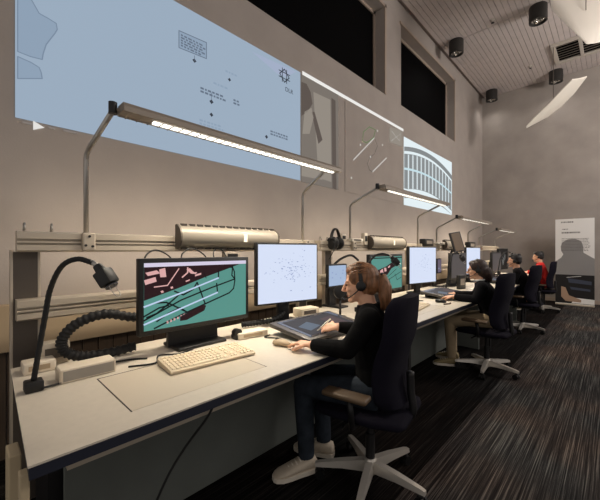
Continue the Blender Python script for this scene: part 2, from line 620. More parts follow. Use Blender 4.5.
for (px, py, w, rows, m) in ((200, 89, 0.26, 2, 'maptext'), (199, 121, 0.3, 2, 'mapland'), (270, 132, 0.32, 2, 'maptext'), (225, 72, 0.16, 1, 'mapland'), (213, 84, 0.16, 1, 'mapland'), (233, 101, 0.08, 2, 'maptext')):
    y, z = from_px(px, py)
    caption(y, z, w, rows, G[m], 0.018)
leader(*from_px(211, 93), *from_px(211, 102))
leader(*from_px(194, 56), *from_px(194, 61))
# pale wedge beside the emblem
MB().prism([wallpt(*from_px(252, 52), 1), wallpt(*from_px(296, 72), 1), wallpt(*from_px(286, 77), 1), wallpt(*from_px(277, 74), 1)], NX, 0.001).build('pale_wedge', G['mappale'], t, world=True)
# emblem: square lattice of crossing strokes with letters beneath
ey, ez = from_px(284, 76)
b = MB()
q = 0.075
b.ribbon([wallpt(ey - q, ez, 2), wallpt(ey, ez + q, 2), wallpt(ey + q, ez, 2), wallpt(ey, ez - q, 2)], 0.012, NX, 0.001, True)
for a in (-1, 1):
    b.ribbon([wallpt(ey - q * 1.15, ez + a * q * 0.45, 2), wallpt(ey + q * 1.15, ez + a * q * 0.45, 2)], 0.010, NX, 0.001)
    b.ribbon([wallpt(ey + a * q * 0.45, ez - q * 1.05, 2), wallpt(ey + a * q * 0.45, ez + q * 1.05, 2)], 0.010, NX, 0.001)
b.build('emblem', G['logo'], t, world=True)
def lettering(txt, size, loc, m, parent, align='LEFT', rotz=math.pi / 2):
    cu = bpy.data.curves.new('lettering', 'FONT')
    cu.body = txt
    cu.size = size
    cu.extrude = 0.0005
    cu.align_x = align
    o = bpy.data.objects.new('lettering', cu)
    COL.objects.link(o)
    cu.materials.append(m)
    dg = bpy.context.evaluated_depsgraph_get()
    dg.update()
    me = bpy.data.meshes.new_from_object(o.evaluated_get(dg), depsgraph=dg)
    bpy.data.objects.remove(o)
    me.materials.clear()
    me.materials.append(m)
    o = bpy.data.objects.new('lettering', me)
    COL.objects.link(o)
    rt = ROOTM[parent.name]
    o.parent = parent
    mw = Matrix.Translation(V(loc)) @ Matrix.Rotation(rotz, 4, 'Z') @ Matrix.Rotation(math.pi / 2, 4, 'X')
    o.matrix_local = rt.inverted() @ mw
    return o
lettering('DLR', 0.07, (PX + 0.005, ey + 0.01, ez - 0.17), G['logo'], t)
# thin player strip under the picture
b = MB()
py_, pz_ = from_px(33, 124)
b.prism([wallpt(py_, pz_ + 0.02, 1), wallpt(py_, pz_ - 0.04, 1), wallpt(py_ + 0.06, pz_ - 0.01, 1)], NX, 0.001)
b.build('play_symbol', G['icon'], t, world=True)
b = MB()
for px, l in ((22, 0.05), (48, 0.04), (63, 0.08), (70, 0.03)):
    y, z = from_px(px, 126 + (px - 36) * 0.2)
    b.prism([wallpt(y, z, 1), wallpt(y + l, z, 1), wallpt(y + l, z + 0.012, 1), wallpt(y, z + 0.012, 1)], NX, 0.001)
b.build('player_caption', G['iconlo'], t, world=True)

sy0, sy1, sz0, sz1 = 2.875, 5.55, 2.13, 3.48
t = thing('projected_slide', 'dim grey projected slide with thin airfield line drawing, beside the blue chart', 'projection', (XW, 4.2, sz0))
MB().mm(PX, PX + 0.002, sy0 + 0.9, sy1, sz0, sz1 - 0.03).build('picture', M['wall'], t, world=True)
MB().mm(PX, PX + 0.004, sy0 + 0.02, sy1, sz1 - 0.035, sz1 + 0.01).build('white_strip', G['strip'], t, world=True)
MB().mm(PX, PX + 0.002, sy0, 3.62, sz0, sz1 - 0.03).build('photo_field', G['pale'], t, world=True)
def poly(name, m, pts, k=2, parent=None):
    MB().prism([wallpt(*from_px(*p), k) for p in pts], NX, 0.001).build(name, m, parent or t, world=True)
poly('photo_head', G['paled'], [(301, 82), (306, 84), (310, 92), (312, 104), (307, 112), (301, 116)])
poly('photo_neck', G['paler'], [(304, 112), (311, 108), (313, 118), (309, 134), (302, 134)])
poly('photo_arm', G['paled'], [(311, 112), (314, 112), (322, 140), (318, 144)])
poly('photo_column', G['paler'], [(313, 92), (330, 100), (331, 182), (318, 178)], 1)
poly('photo_edge', G['paled'], [(331, 98), (335, 101), (336, 190), (332, 188)])
poly('photo_desk', G['paler'], [(301, 160), (315, 166), (322, 180), (301, 176)])
def wline(name, m, pts, w):
    MB().ribbon([wallpt(*from_px(*p), 2) for p in pts], w, NX, 0.001).build(name, m, t, world=True)
wline('apron_outline', G['dgreen'], [(362, 141), (363, 132), (369, 127), (375, 130), (373, 138), (366, 143), (362, 141)], 0.012)
wline('runway_line', G['dwhite'], [(353, 160), (374, 138)], 0.018)
wline('runway_line', G['dwhite'], [(372, 172), (386, 158)], 0.018)
wline('taxiway_line', G['pale'], [(374, 138), (377, 146), (374, 154), (369, 158), (367, 164), (369, 170), (372, 172)], 0.014)
for p in ((377, 131), (360, 145), (382, 145), (351, 178), (370, 157)):
    y, z = from_px(*p)
    MB().lathe([(0.018, 0), (0.018, 0.001)], wallpt(y, z, 2), NX, 8).build('plot_dot', G['dwhite'], t, world=True)
poly('thumbnail', G['paler'], [(389, 127), (402, 131), (402, 147), (389, 142)])
wline('thumbnail_sketch', G['dwhite'], [(391, 131), (399, 141), (400, 134), (391, 141)], 0.01)

t = thing('projected_building', 'bright projected photo of a curved white building with vertical fins', 'projection', (XW, 6.8, 2.1))
def P3(px, py, k=2):
    return wallpt(*from_px(px, py), k)
MB().mm(PX, PX + 0.002, 5.57, 8.0, 2.12, 3.36).build('picture', G['bwhite'], t, world=True)
def arc_pts(x0, x1, ya, yb, yc, n=14):
    """quadratic arc through start, apex, end (given in photo-plane fractions)"""
    out = []
    for i in range(n + 1):
        f = i / n
        out.append((x0 + (x1 - x0) * f, (1 - f) ** 2 * ya + 2 * f * (1 - f) * yb + f * f * yc))
    return out
def band(name, m, top, bot, k=2):
    MB().prism([wallpt(y, z, k) for y, z in top] + [wallpt(y, z, k) for y, z in reversed(bot)], NX, 0.0008).build(name, m, t, world=True)
yA, yB = 5.58, 7.99
band('facade', G['bgrey'], arc_pts(yA, yB, 3.12, 3.34, 2.96), arc_pts(yA, yB, 2.42, 2.46, 2.22), 1)
band('roof_band', G['bfin'], arc_pts(yA, yB, 3.18, 3.44, 3.05), arc_pts(yA, yB, 3.10, 3.34, 2.94), 2)
band('middle_band', G['bcyan'], arc_pts(yA, yB, 2.80, 2.94, 2.64), arc_pts(yA, yB, 2.76, 2.90, 2.60), 3)
band('roof_edge', G['bwhite'], arc_pts(yA, yB, 3.10, 3.34, 2.94), arc_pts(yA, yB, 3.05, 3.29, 2.90), 3)
band('parapet', G['bwhite'], arc_pts(yA, yB, 2.40, 2.62, 2.20), arc_pts(yA, yB, 2.30, 2.52, 2.12), 3)
band('parapet_shade', G['bgrey'], arc_pts(yA, yB, 2.30, 2.52, 2.14), arc_pts(yA, yB, 2.24, 2.46, 2.12), 3)
b = MB()
c = MB()
for i in range(13):
    f = (i + 0.5) / 13
    y = yA + (yB - yA) * f
    zt = (1 - f) ** 2 * 3.05 + 2 * f * (1 - f) * 3.28 + f * f * 2.9
    zb = (1 - f) ** 2 * 2.42 + 2 * f * (1 - f) * 2.62 + f * f * 2.22
    b.prism([wallpt(y - 0.05, zb, 2), wallpt(y + 0.02, zb, 2), wallpt(y + 0.02, zt, 2), wallpt(y - 0.05, zt, 2)], NX, 0.0008)
    c.prism([wallpt(y + 0.06, zb, 2), wallpt(y + 0.095, zb, 2), wallpt(y + 0.095, zt, 2), wallpt(y + 0.06, zt, 2)], NX, 0.0008)
b.build('window_strip', G['bfin'], t, world=True)
c.build('fin_strip', G['bwhite'], t, world=True)

sail('hanging_sail', 'slim white pointed sail hanging below the ceiling by the far wall',
     ([(-1.412, 8.75, 4.048), (-1.276, 8.7, 4.175), (-0.967, 8.6, 4.397), (-0.765, 8.55, 4.584), (-0.603, 8.5, 4.712)],
      [(-1.401, 8.8, 4.037), (-1.053, 9.05, 4.258), (-0.814, 9.1, 4.446), (-0.606, 9.0, 4.604), (-0.388, 8.75, 4.789)]),
     (0, -0.02, -0.03), 0.02, [(-0.93, 8.78, 4.45)])
sail('hanging_sail', 'large white sail cut by the top right corner of the photo',
     ([(-0.697, 6.2, 5.218), (-0.685, 6.2, 4.954), (-0.489, 6.25, 4.627), (-0.29, 6.3, 4.296)],
      [(0.343, 7.2, 5.552), (0.343, 7.2, 5.096), (0.156, 7.0, 4.782), (-0.127, 6.7, 4.442)]),
     (0, -0.04, -0.04), 0.02, [(-0.3, 6.5, 4.9), (0.4, 7.0, 4.9)])

# ------------------------------------------------------------------ desks
DZ = 0.74
XF, XBK = -1.09, -2.05
def desk_unit(y0, y1, label, first=False):
    L = y1 - y0
    t = thing('control_desk', label, 'desk', (-1.55, y0, 0), 0, 'control desks in one row along the wall')
    X = lambda x: x + 1.55
    sk = 0.042 if first else 0.0          # the outer end of the row is cut at a slight angle
    def slab(ins, z0, z1):
        return MB().prism([(X(XBK), 0.004 + sk + ins, z0), (X(XF) - ins, 0.004 + ins, z0), (X(XF) - ins, L - 0.004 - ins, z0), (X(XBK), L - 0.004 - ins, z0)], (0, 0, 1), z1 - z0)
    slab(0, DZ - 0.006, DZ).build('worktop', M['top'], t)
    slab(0.003, DZ - 0.040, DZ - 0.0065).build('edge_band', M['edge'], t)
    MB().mm(X(-1.18), X(-1.15), 0.1, L - 0.05, DZ - 0.085, DZ - 0.041).build('front_rail', M['alu'], t)
    p = MB().mm(X(-1.57), X(-1.55), 0.165, L - 0.02, 0.05, DZ - 0.06, 0.003).build('modesty_panel', M['panel'], t)
    for yy in (0.62, L - 0.45):
        MB().lathe([(0.011, 0), (0.009, 0.006)], (X(-1.55), yy, 0.62), NX, 12).build('panel_lock', M['armpad'], p, True)
    for yy in ((0.0, 0.03), (L - 0.03, L)):
        if yy[0] > 0 or first:
            MB().mm(X(-1.36 if yy[0] == 0 else -2.0), X(-1.27), yy[0] - (0.02 if yy[0] == 0 else 0), yy[1] - (0.02 if yy[0] == 0 else 0), 0, 0.695, 0.004).build('end_panel', M['beige'] if yy[0] == 0 else M['panel'], t)
    for yy in (-0.008, L - 0.03):
        MB().mm(X(-1.17), X(-1.135), yy, yy + 0.022, 0.0, DZ - 0.04, 0.004).build('leg', M['beige'] if yy < 1 and first else M['chairp'], t)
    b = MB()
    b.mm(X(-1.64), X(-1.60), 0.05, L - 0.05, 0.02, 0.08)
    b.mm(X(-1.9), X(-1.6), 0.12, 0.2, 0.1, DZ - 0.05)
    b.build('cable_tray', M['chairp'], t)
    # lift-out lid let into the top
    l = MB().mm(X(-1.61), X(-1.205), 0.295, 0.90, DZ - 0.002, DZ + 0.0012, 0.0005).build('lid', M['topline'], t)
    b = MB()
    for q in ((-1.614, -1.201, 0.292, 0.296), (-1.614, -1.201, 0.899, 0.902), (-1.614, -1.612, 0.292, 0.902)):
        b.mm(X(q[0]), X(q[1]), q[2], q[3], DZ - 0.002, DZ + 0.0015)
    b.build('lid_seam', M['gap'], l)
    return t
PITCH = 2.3
DY = [0.115 + PITCH * i for i in range(4)]
labs = ['nearest cream control desk with navy front edge, lid panel and keyboard on it',
        'cream control desk behind the auburn-haired woman, in front of the second teal screen',
        'cream control desk of the person in the dark shirt, third along the wall',
        'farthest cream control desk, where the person in red sits by the far wall']
d0 = desk_unit(DY[0], DY[0] + PITCH, labs[0], True)
for i in (1, 2, 3):
    if i == 1:
        d1 = desk_unit(DY[1], DY[1] + PITCH, labs[1])
    else:
        relabel(copy_tree(d1, (-1.55, DY[i], 0)), labs[i])

# ------------------------------------------------------------------ equipment rails
RX = -2.15
def beam(b, y0, y1, z0, z1):
    """extruded profile with two slots on its face"""
    h = z1 - z0
    d = 0.04
    prof = [(-d, 0), (d * 0.7, 0), (d, 0.08), (d, 0.34), (d * 0.35, 0.36), (d * 0.35, 0.42), (d * 0.95, 0.44), (d * 0.95, 0.52), (d * 0.35, 0.54), (d * 0.35, 0.62), (d, 0.64), (d, 0.92), (d * 0.7, 1.0), (-d, 1.0)]
    b.prism([(x, y0, z0 + f * h) for x, f in prof], (0, 1, 0), y1 - y0)
def rail_unit(y0, label, u0=0.055):
    L = PITCH - 0.02
    t = thing('equipment_rail', label, 'equipment rail', (RX, y0, 0), 0, 'aluminium equipment rails behind the desks')
    b = MB(); beam(b, 0.075, L, 1.29, 1.395); b.build('upper_beam', M['alu'], t)
    b = MB(); beam(b, 0.075, L, 0.945, 1.05); b.build('lower_beam', M['alu'], t)
    b = MB()
    for z in (1.338, 0.993):
        b.mm(0.005, 0.012, 0.076, L - 0.001, z - 0.012, z + 0.018)
    b.build('slot_insert', M['black'], t)
    for yy in (u0, L - 0.14):
        u = MB().mm(-0.075, -0.042, yy + 0.01, yy + 0.11, 0.0, 1.29).build('upright', M['alud'], t)
        for s in (0.0, 0.11):
            MB().mm(-0.08, -0.04, yy + s, yy + s + 0.012, 0.0, 1.30, 0.003).build('upright_edge', M['alu'], u)
    for yy in (0.105, 0.215):
        MB().tube([(0, yy, 1.39), (0, yy, 1.42), (0.012, yy, 1.435), (0.024, yy, 1.42), (0.024, yy, 1.40)], 0.005, 6).build('hook', M['steel'], t, True)
    return t
rl = ['aluminium equipment rail pair behind the nearest teal monitor', 'aluminium equipment rail pair behind the second teal monitor', 'aluminium equipment rail pair behind the tilted panel', 'aluminium equipment rail pair nearest the far wall']
r0 = rail_unit(DY[0], rl[0])
r1 = rail_unit(DY[1], rl[1], 0.235)
for i in (2, 3):
    relabel(copy_tree(r1, (RX, DY[i], 0)), rl[i])

# half-round uplight on the upper beam
def uplight(y0, y1, label):
    L = y1 - y0
    t = thing('rail_uplight', label, 'rail light', (RX + 0.04, y0, 1.31), 0, 'half-round lights on the rails')
    prof = [(0.0, 0.0), (0.0, 0.155), (0.02, 0.16)]
    for k in range(9):
        a = R(80 - k * 20)
        prof.append((0.025 + 0.055 * math.cos(a), 0.08 + 0.07 * math.sin(a)))
    prof.append((0.02, 0.0))
    MB().prism([(x, 0.01, z) for x, z in prof], (0, 1, 0), L - 0.02).build('housing', M['hous'], t, True, angle=35)
    for yy in (0.0, L - 0.012):
        MB().prism([(x * 1.05 + 0.001, yy, (z - 0.08) * 1.05 + 0.08) for x, z in prof], (0, 1, 0), 0.012).build('end_cap', M['alud'], t)
    b = MB()
    for k in range(int(L / 0.06)):
        b.mm(0.012, 0.03, 0.03 + k * 0.06, 0.07 + k * 0.06, 0.152, 0.168)
        b.mm(0.012, 0.04, 0.03 + k * 0.06, 0.07 + k * 0.06, -0.004, 0.006)
    b.build('vent_slots', M['gap'], t)['kind'] = 'stuff'
    MB().mm(0.06, 0.084, L * 0.58, L * 0.58 + 0.03, 0.05, 0.11, 0.002).build('switch', M['paper'], t)
    return t
uplight(0.99, 1.86, 'half-round rail light above the nearest teal monitor')
uplight(3.35, 4.2, 'half-round rail light above the second teal monitor')
uplight(5.7, 6.5, 'half-round rail light above the third bright monitor')

# overhead lamps
def area(name, loc, sx, sy, power, col, rot, spread=180):
    l = bpy.data.lights.new(name, 'AREA')
    l.shape = 'RECTANGLE'
    l.size = sx
    l.size_y = sy
    l.energy = power
    l.color = col
    l.spread = R(spread)
    o = bpy.data.objects.new(name, l)
    o.location = loc
    o.rotation_euler = rot
    COL.objects.link(o)
    return o
WARM = (1.0, 0.88, 0.71)
def overhead_lamp(y0, y1, zb, xb, power, label, p0, p1):
    t = thing('overhead_lamp', label, 'desk lamp', (RX, y0, 1.29), 0, 'long lamps over the desks')
    for yp, ye in ((p0, y0 - 0.025), (p1, y1 - 0.12)):
        zt = zb - 0.13
        path = [(RX, yp, 1.31), (RX, yp, zt - 0.05), (RX + 0.012, yp, zt - 0.015), (RX + 0.05, yp + (ye - yp) * 0.1, zt + 0.01), (xb - 0.03, ye, zb + 0.005)]
        a = MB().tube(path, 0.0135, 10).build('support_arm', M['steel'], t, True, world=True)
        MB().cyl((xb - 0.035, ye, zb - 0.012), (xb - 0.035, ye, zb + 0.045), 0.02, seg=12).build('joint', M['black'], a, True, world=True, angle=40, root=t)
        c = MB().box((RX + 0.05, yp, 1.345), (0.04, 0.062, 0.10), None, 0.008).build('clamp', M['alu'], t, world=True)
        b = MB()
        for dy, dz in ((0.0, 0.03), (0.015, -0.025), (-0.018, -0.02)):
            b.cyl((RX + 0.07, yp + dy, 1.345 + dz), (RX + 0.076, yp + dy, 1.345 + dz), 0.007, seg=8)
        b.build('clamp_screw', M['chairp'], c, world=True, root=t)
    hx = 0.052
    # housing with a slight tilt towards the operator
    b = MB()
    pr = [(-hx, 0.014), (-hx * 0.7, 0.034), (hx * 0.7, 0.034), (hx, 0.014), (hx, -0.012), (hx - 0.006, -0.014), (hx - 0.012, -0.006), (-hx + 0.012, -0.006), (-hx + 0.006, -0.014), (-hx, -0.012)]
    b.prism([(xb + x, y0, zb + z) for x, z in pr], (0, 1, 0), y1 - y0)
    b.cyl((xb - 0.03, y0 - 0.02, zb + 0.012), (xb - 0.03, y0 + 0.01, zb + 0.012), 0.01)
    b.build('lamp_bar', M['lampbody'], t, world=True)
    MB().mm(xb - 0.022, xb + 0.006, y0 + 0.16, y1 - 0.05, zb - 0.017, zb - 0.0065).build('diffuser', G['lamp'], t, world=True)
    b = MB()
    n = int((y1 - y0) / 0.055)
    for k in range(n):
        yy = y0 + 0.03 + k * (y1 - y0 - 0.06) / n
        b.mm(xb - hx + 0.013, xb + hx - 0.013, yy, yy + 0.004, zb - 0.0205, zb - 0.0172)
    b.build('louvre', M['lampbody'], t, world=True)['kind'] = 'stuff'
    area('overhead_lamp_light', (xb, y0 * 0.44 + y1 * 0.56, zb - 0.025), 0.05, (y1 - y0) * 0.80, power, WARM, (0, 0, 0), 125)
XB = -1.75
overhead_lamp(0.545, 2.29, 1.985, XB, 20, 'long overhead lamp above the nearest keyboard, crossing the projected chart', 0.49, 2.27)
overhead_lamp(3.05, 4.90, 1.95, XB, 18, 'long overhead lamp below the projected building photo', 3.05, 4.82)
overhead_lamp(5.45, 7.15, 1.81, XB, 13, 'overhead lamp above the third bright monitor, on a low arm', 5.55, 7.2)
overhead_lamp(7.88, 9.35, 1.725, XB, 13, 'overhead lamp nearest the far wall', 7.95, 9.3)

# ------------------------------------------------------------------ monitors
def monitor(name, label, loc, ang, w, h, zc, bez, screen, group=None, stand='plate', depth=0.045):
    """screen faces local +x; loc on the desk surface; zc = centre height above the surface"""
    t = thing(name, label, 'monitor', loc, ang, group)
    MB().box((-depth / 2, 0, zc), (depth, w, h), None, 0.006).build('housing', M['black'], t, True, angle=35)
    s = MB().mm(0.0003, 0.0015, -w / 2 + bez, w / 2 - bez, zc - h / 2 + bez * 1.15, zc + h / 2 - bez).build('screen', screen, t)
    MB().mm(-depth - 0.03, -depth, -w * 0.25, w * 0.25, zc - h * 0.28, zc + h * 0.28, 0.01).build('back_cover', M['black'], t)
    nw = 0.16 if w > 0.6 else 0.05
    MB().mm(-depth - 0.065, -depth - 0.03, -nw, nw, 0.0, zc, 0.006).build('neck', M['chairp'], t)
    MB().mm(-depth - 0.12, 0.04 if w > 0.6 else 0.08, -w * 0.22, w * 0.22, 0.0, 0.018, 0.006).build('stand_base', M['black'], t)
    return t, s
def scr(w, h, zc, bez):
    y0, y1 = -w / 2 + bez, w / 2 - bez
    zt, zb = zc + h / 2 - bez, zc - h / 2 + bez * 1.15
    # facing +x seen from the front: left edge is -y ... local y grows to the right for the viewer
    return lambda s, q, k=1: V((0.0015 + 0.0006 * k, y0 + s * (y1 - y0), zt - q * (zt - zb)))
Wm, Hm, Zm, Bm = 0.695, 0.405, 0.313, 0.024
def airport_map(s, w, h, zc, bez):
    S = scr(w, h, zc, bez)
    def pl(name, m, pts, k):
        MB().prism([S(a, q, k) for a, q in pts], NX, 0.0004).build(name, m, s)
    def ln(name, m, pts, wd, k):
        MB().ribbon([S(a, q, k) for a, q in pts], wd, NX, 0.0004).build(name, m, s)
    pl('title_bar', G['bar'], [(0, 0), (1, 0), (1, 0.06), (0, 0.06)], 1)
    pl('dark_apron', G['maroon'], [(0, 0.06), (0.93, 0.06), (0.74, 0.16), (0.56, 0.25), (0.28, 0.41), (0, 0.55)], 1)
    ln('runway', G['runway'], [(0.0, 0.64), (0.35, 0.47), (0.68, 0.29)], 0.009, 3)
    ln('runway', G['runway'], [(0.0, 0.90), (0.35, 0.71), (0.67, 0.54)], 0.009, 3)
    tx = [[(0.80, 0.11), (0.84, 0.12), (0.86, 0.2), (0.865, 0.36), (0.85, 0.50), (0.80, 0.57), (0.54, 0.71), (0.30, 0.84), (0.08, 0.98)],
          [(0.84, 0.08), (0.83, 0.26), (0.865, 0.33)], [(0.865, 0.33), (0.60, 0.45), (0.31, 0.60), (0.0, 0.84)],
          [(0.46, 0.34), (0.50, 0.52), (0.54, 0.71)], [(0.09, 0.6), (0.18, 0.61), (0.25, 0.68), (0.34, 0.78)],
          [(0.02, 0.8), (0.1, 0.76), (0.18, 0.66), (0.30, 0.5)], [(0.25, 0.45), (0.33, 0.52), (0.42, 0.45), (0.46, 0.34)],
          [(0.68, 0.15), (0.68, 0.29)], [(0.66, 0.38), (0.67, 0.54)], [(0.1, 0.88), (0.2, 0.78), (0.3, 0.72), (0.36, 0.8)],
          [(0.0, 0.78), (0.12, 0.68), (0.2, 0.66)]]
    b = MB()
    for q in tx:
        b.ribbon([S(a, c, 2) for a, c in q], 0.0085, NX, 0.0004)
    b.build('taxiway', G['taxi'], s)
    pl('terminal', G['maroon'], [(0.30, 0.86), (0.52, 0.72), (0.55, 0.74), (0.53, 0.82), (0.36, 0.93), (0.30, 0.93)], 3)
    b = MB()
    for k in range(6):
        b.prism([S(0.18 + k * 0.03, 0.90 - k * 0.015, 2), S(0.195 + k * 0.03, 0.893 - k * 0.015, 2), S(0.20 + k * 0.03, 0.93 - k * 0.015, 2), S(0.185 + k * 0.03, 0.94 - k * 0.015, 2)], NX, 0.0004)
    b.build('gate_mark', G['pink'], s)
    b = MB()
    for q in ([(0.0, 0.25), (0.09, 0.21), (0.10, 0.28), (0.01, 0.32)], [(0.01, 0.14), (0.10, 0.11), (0.13, 0.16), (0.03, 0.19)],
              [(0.12, 0.10), (0.17, 0.08), (0.18, 0.22), (0.13, 0.22)], [(0.44, 0.21), (0.50, 0.185), (0.50, 0.215), (0.44, 0.24)],
              [(0.13, 0.43), (0.15, 0.42), (0.16, 0.45), (0.14, 0.46)], [(0.215, 0.38), (0.235, 0.37), (0.24, 0.40), (0.22, 0.41)],
              [(0.35, 0.30), (0.39, 0.28), (0.39, 0.30), (0.355, 0.32)], [(0.36, 0.12), (0.39, 0.1), (0.43, 0.17), (0.46, 0.17), (0.45, 0.2), (0.40, 0.19)]):
        b.prism([S(a, c, 2) for a, c in q], NX, 0.0004)
    b.ribbon([S(a, c, 2) for a, c in ((0.08, 0.36), (0.19, 0.35), (0.23, 0.25), (0.29, 0.1))], 0.006, NX, 0.0004)
    b.ribbon([S(a, c, 2) for a, c in ((0.32, 0.24), (0.37, 0.17), (0.37, 0.09))], 0.008, NX, 0.0004)
    b.build('building_block', G['pink'], s)['kind'] = 'stuff'
    ln('tower_line', G['taxi'], [(0.53, 0.2), (0.55, 0.28)], 0.004, 3)
def airport_zoom(s, w, h, zc, bez):
    S = scr(w, h, zc, bez)
    def pl(name, m, pts, k):
        MB().prism([S(a, q, k) for a, q in pts], NX, 0.0004).build(name, m, s)
    pl('title_bar', G['taxi'], [(0, 0.03), (1, 0.03), (1, 0.06), (0, 0.06)], 1)
    pl('dark_apron', G['maroon'], [(0.05, 0.62), (0.16, 0.40), (0.45, 0.30), (0.75, 0.12), (0.92, 0.14), (0.9, 0.24), (0.62, 0.38), (0.5, 0.55), (0.3, 0.62)], 1)
    b = MB()
    for q in ([(0.25, 0.42), (0.34, 0.36), (0.36, 0.48), (0.28, 0.54)], [(0.38, 0.34), (0.45, 0.34), (0.46, 0.44), (0.40, 0.46)], [(0.5, 0.32), (0.58, 0.27), (0.58, 0.32), (0.52, 0.36)], [(0.12, 0.52), (0.2, 0.48), (0.2, 0.54), (0.14, 0.57)], [(0.86, 0.16), (0.89, 0.16), (0.89, 0.19), (0.86, 0.19)]):
        b.prism([S(a, c, 2) for a, c in q], NX, 0.0004)
    b.build('building_block', G['pink'], s)['kind'] = 'stuff'
    b = MB()
    for q in ([(0.3, 0.95), (0.5, 0.72), (0.97, 0.5)], [(0.55, 0.68), (0.6, 0.9)], [(0.1, 0.9), (0.5, 0.62), (0.8, 0.4)], [(0.75, 0.55), (0.82, 0.75), (0.97, 0.68)]):
        b.ribbon([S(a, c, 2) for a, c in q], 0.006, NX, 0.0004)
    b.build('taxiway', G['taxi'], s)
def radar_plot(s, w, h, zc, bez, n=70):
    S = scr(w, h, zc, bez)
    b = MB()
    for i in range(n):
        a, q = random.gauss(0.55, 0.16), random.gauss(0.45, 0.14)
        if not (0.05 < a < 0.95 and 0.05 < q < 0.95):
            continue
        l = random.uniform(0.008, 0.03)
        th = random.choice((0.006, 0.009, 0.012))
        b.prism([S(a, q), S(a + l, q + random.uniform(-0.01, 0.01)), S(a + l, q + th), S(a, q + th)], NX, 0.0004)
    b.build('radar_plot', G['speck'], s)['kind'] = 'stuff'
A_Y = [0.978, (2.84 + 3.507) / 2, 5.42, 7.72]
t, s = monitor('airport_monitor', 'wide black monitor showing a teal airport map with maroon corner, nearest the camera', (-1.75, A_Y[0], DZ), 0, Wm, Hm, Zm, Bm, G['teal'], 'wide monitors along the desks')
airport_map(s, Wm, Hm, Zm, Bm)
t, s = monitor('airport_monitor', 'wide monitor with teal map and dark pink-flecked band, behind the auburn head', (-1.75, A_Y[1], DZ), 0, Wm, Hm, Zm, Bm, G['teal'], 'wide monitors along the desks')
airport_zoom(s, Wm, Hm, Zm, Bm)
t, s = monitor('airport_monitor', 'wide monitor with a plain grey screen beside the third bright monitor', (-1.75, A_Y[2], DZ), 0, Wm, Hm, Zm, Bm, G['greyscr'], 'wide monitors along the desks')
t, s = monitor('airport_monitor', 'grey wide monitor just left of the dark scribbled screen', (-1.75, A_Y[3], DZ), 0, Wm, Hm, Zm, Bm, G['greyscr'], 'wide monitors along the desks')
Wb, Hb, Zb, Bb = 0.545, 0.455, 0.385, 0.012
t, s = monitor('radar_monitor', 'square bright white-blue monitor with faint radar specks beside the nearest teal map', (-1.77, 1.72, DZ), R(-12), Wb, Hb, Zb, Bb, G['ice'], 'square bright monitors')
radar_plot(s, Wb, Hb, Zb, Bb, 110)
t, s = monitor('radar_monitor', 'square bright white-blue monitor between the second teal map and the tilted panel', (-1.77, 4.13, DZ), R(-11), 0.58, 0.475, 0.365, Bb, G['ice'], 'square bright monitors')
radar_plot(s, 0.58, 0.475, 0.365, Bb, 40)
t, s = monitor('radar_monitor', 'bright blue-white monitor behind the head of the dark-haired woman with glasses', (-1.77, 6.22, DZ), R(-11), 0.48, 0.475, 0.37, Bb, G['ice'], 'square bright monitors')
t, s = monitor('radar_monitor', 'dark monitor with pale scribbles left of the person in the dark shirt', (-1.77, 8.38, DZ), R(-8), 0.50, 0.475, 0.36, Bb, G['darkscr'], 'square bright monitors')
s.parent['group'] = 'dark monitor'
S = scr(0.50, 0.475, 0.36, Bb)
b = MB()
for k in range(9):
    a, q = random.uniform(0.15, 0.7), random.uniform(0.2, 0.7)
    b.ribbon([S(a, q), S(a + 0.12, q + 0.1), S(a + 0.05, q + 0.2)], 0.012, NX, 0.0004)
b.build('scribble', G['scrib'], s)
for (loc, ang, lab, m) in (((-1.95, 2.56, DZ), 0, 'small touch display with soft blue picture beside the auburn-haired woman\'s face', 'desk'),
                           ((-1.90, 5.02, DZ), 0, 'small lilac touch display right of the second bright monitor', 'lilac')):
    w = 0.30 if m == 'desk' else 0.16
    zc_ = 0.31 if m == 'desk' else 0.32
    t, s = monitor('touch_display', lab, loc, ang, w, 0.225, zc_, 0.014, G[m], 'small touch displays', depth=0.03)
    S = scr(w, 0.225, zc_, 0.014)
    b = MB()
    for k in range(6):
        a, q = random.uniform(0.1, 0.8), random.uniform(0.2, 0.8)
        b.prism([S(a, q), S(a + 0.08, q), S(a + 0.08, q + 0.06), S(a, q + 0.06)], NX, 0.0004)
    b.build('touch_buttons', G['speck'], s)
# tilted panel on an arm
t = thing('tilted_panel', 'narrow dark panel tilted on an arm above the desk, right of second bright monitor', 'panel display', (-1.72, 5.14, DZ), R(-30))
rot = Matrix.Rotation(R(9), 3, 'X') @ Matrix.Rotation(R(-12), 3, 'Y')
f = MB().box((0.02, 0.02, 0.68), (0.03, 0.19, 0.30), rot, 0.006).build('casing', M['chairp'], t)
MB().box(V((0.02, 0.02, 0.68)) + rot @ V((0.016, 0, 0)), (0.004, 0.15, 0.27), rot).build('screen', M['armpad'], t)
MB().tube(smooth_path([(-0.12, 0.0, 0.0), (-0.12, 0.0, 0.3), (-0.07, -0.01, 0.5), (0.0, 0.0, 0.6)]), 0.02, 10).build('arm', M['black'], t, True)
MB().lathe([(0.09, 0), (0.09, 0.015), (0.03, 0.025)], (-0.12, 0, 0)).build('foot', M['black'], t, True, angle=40)

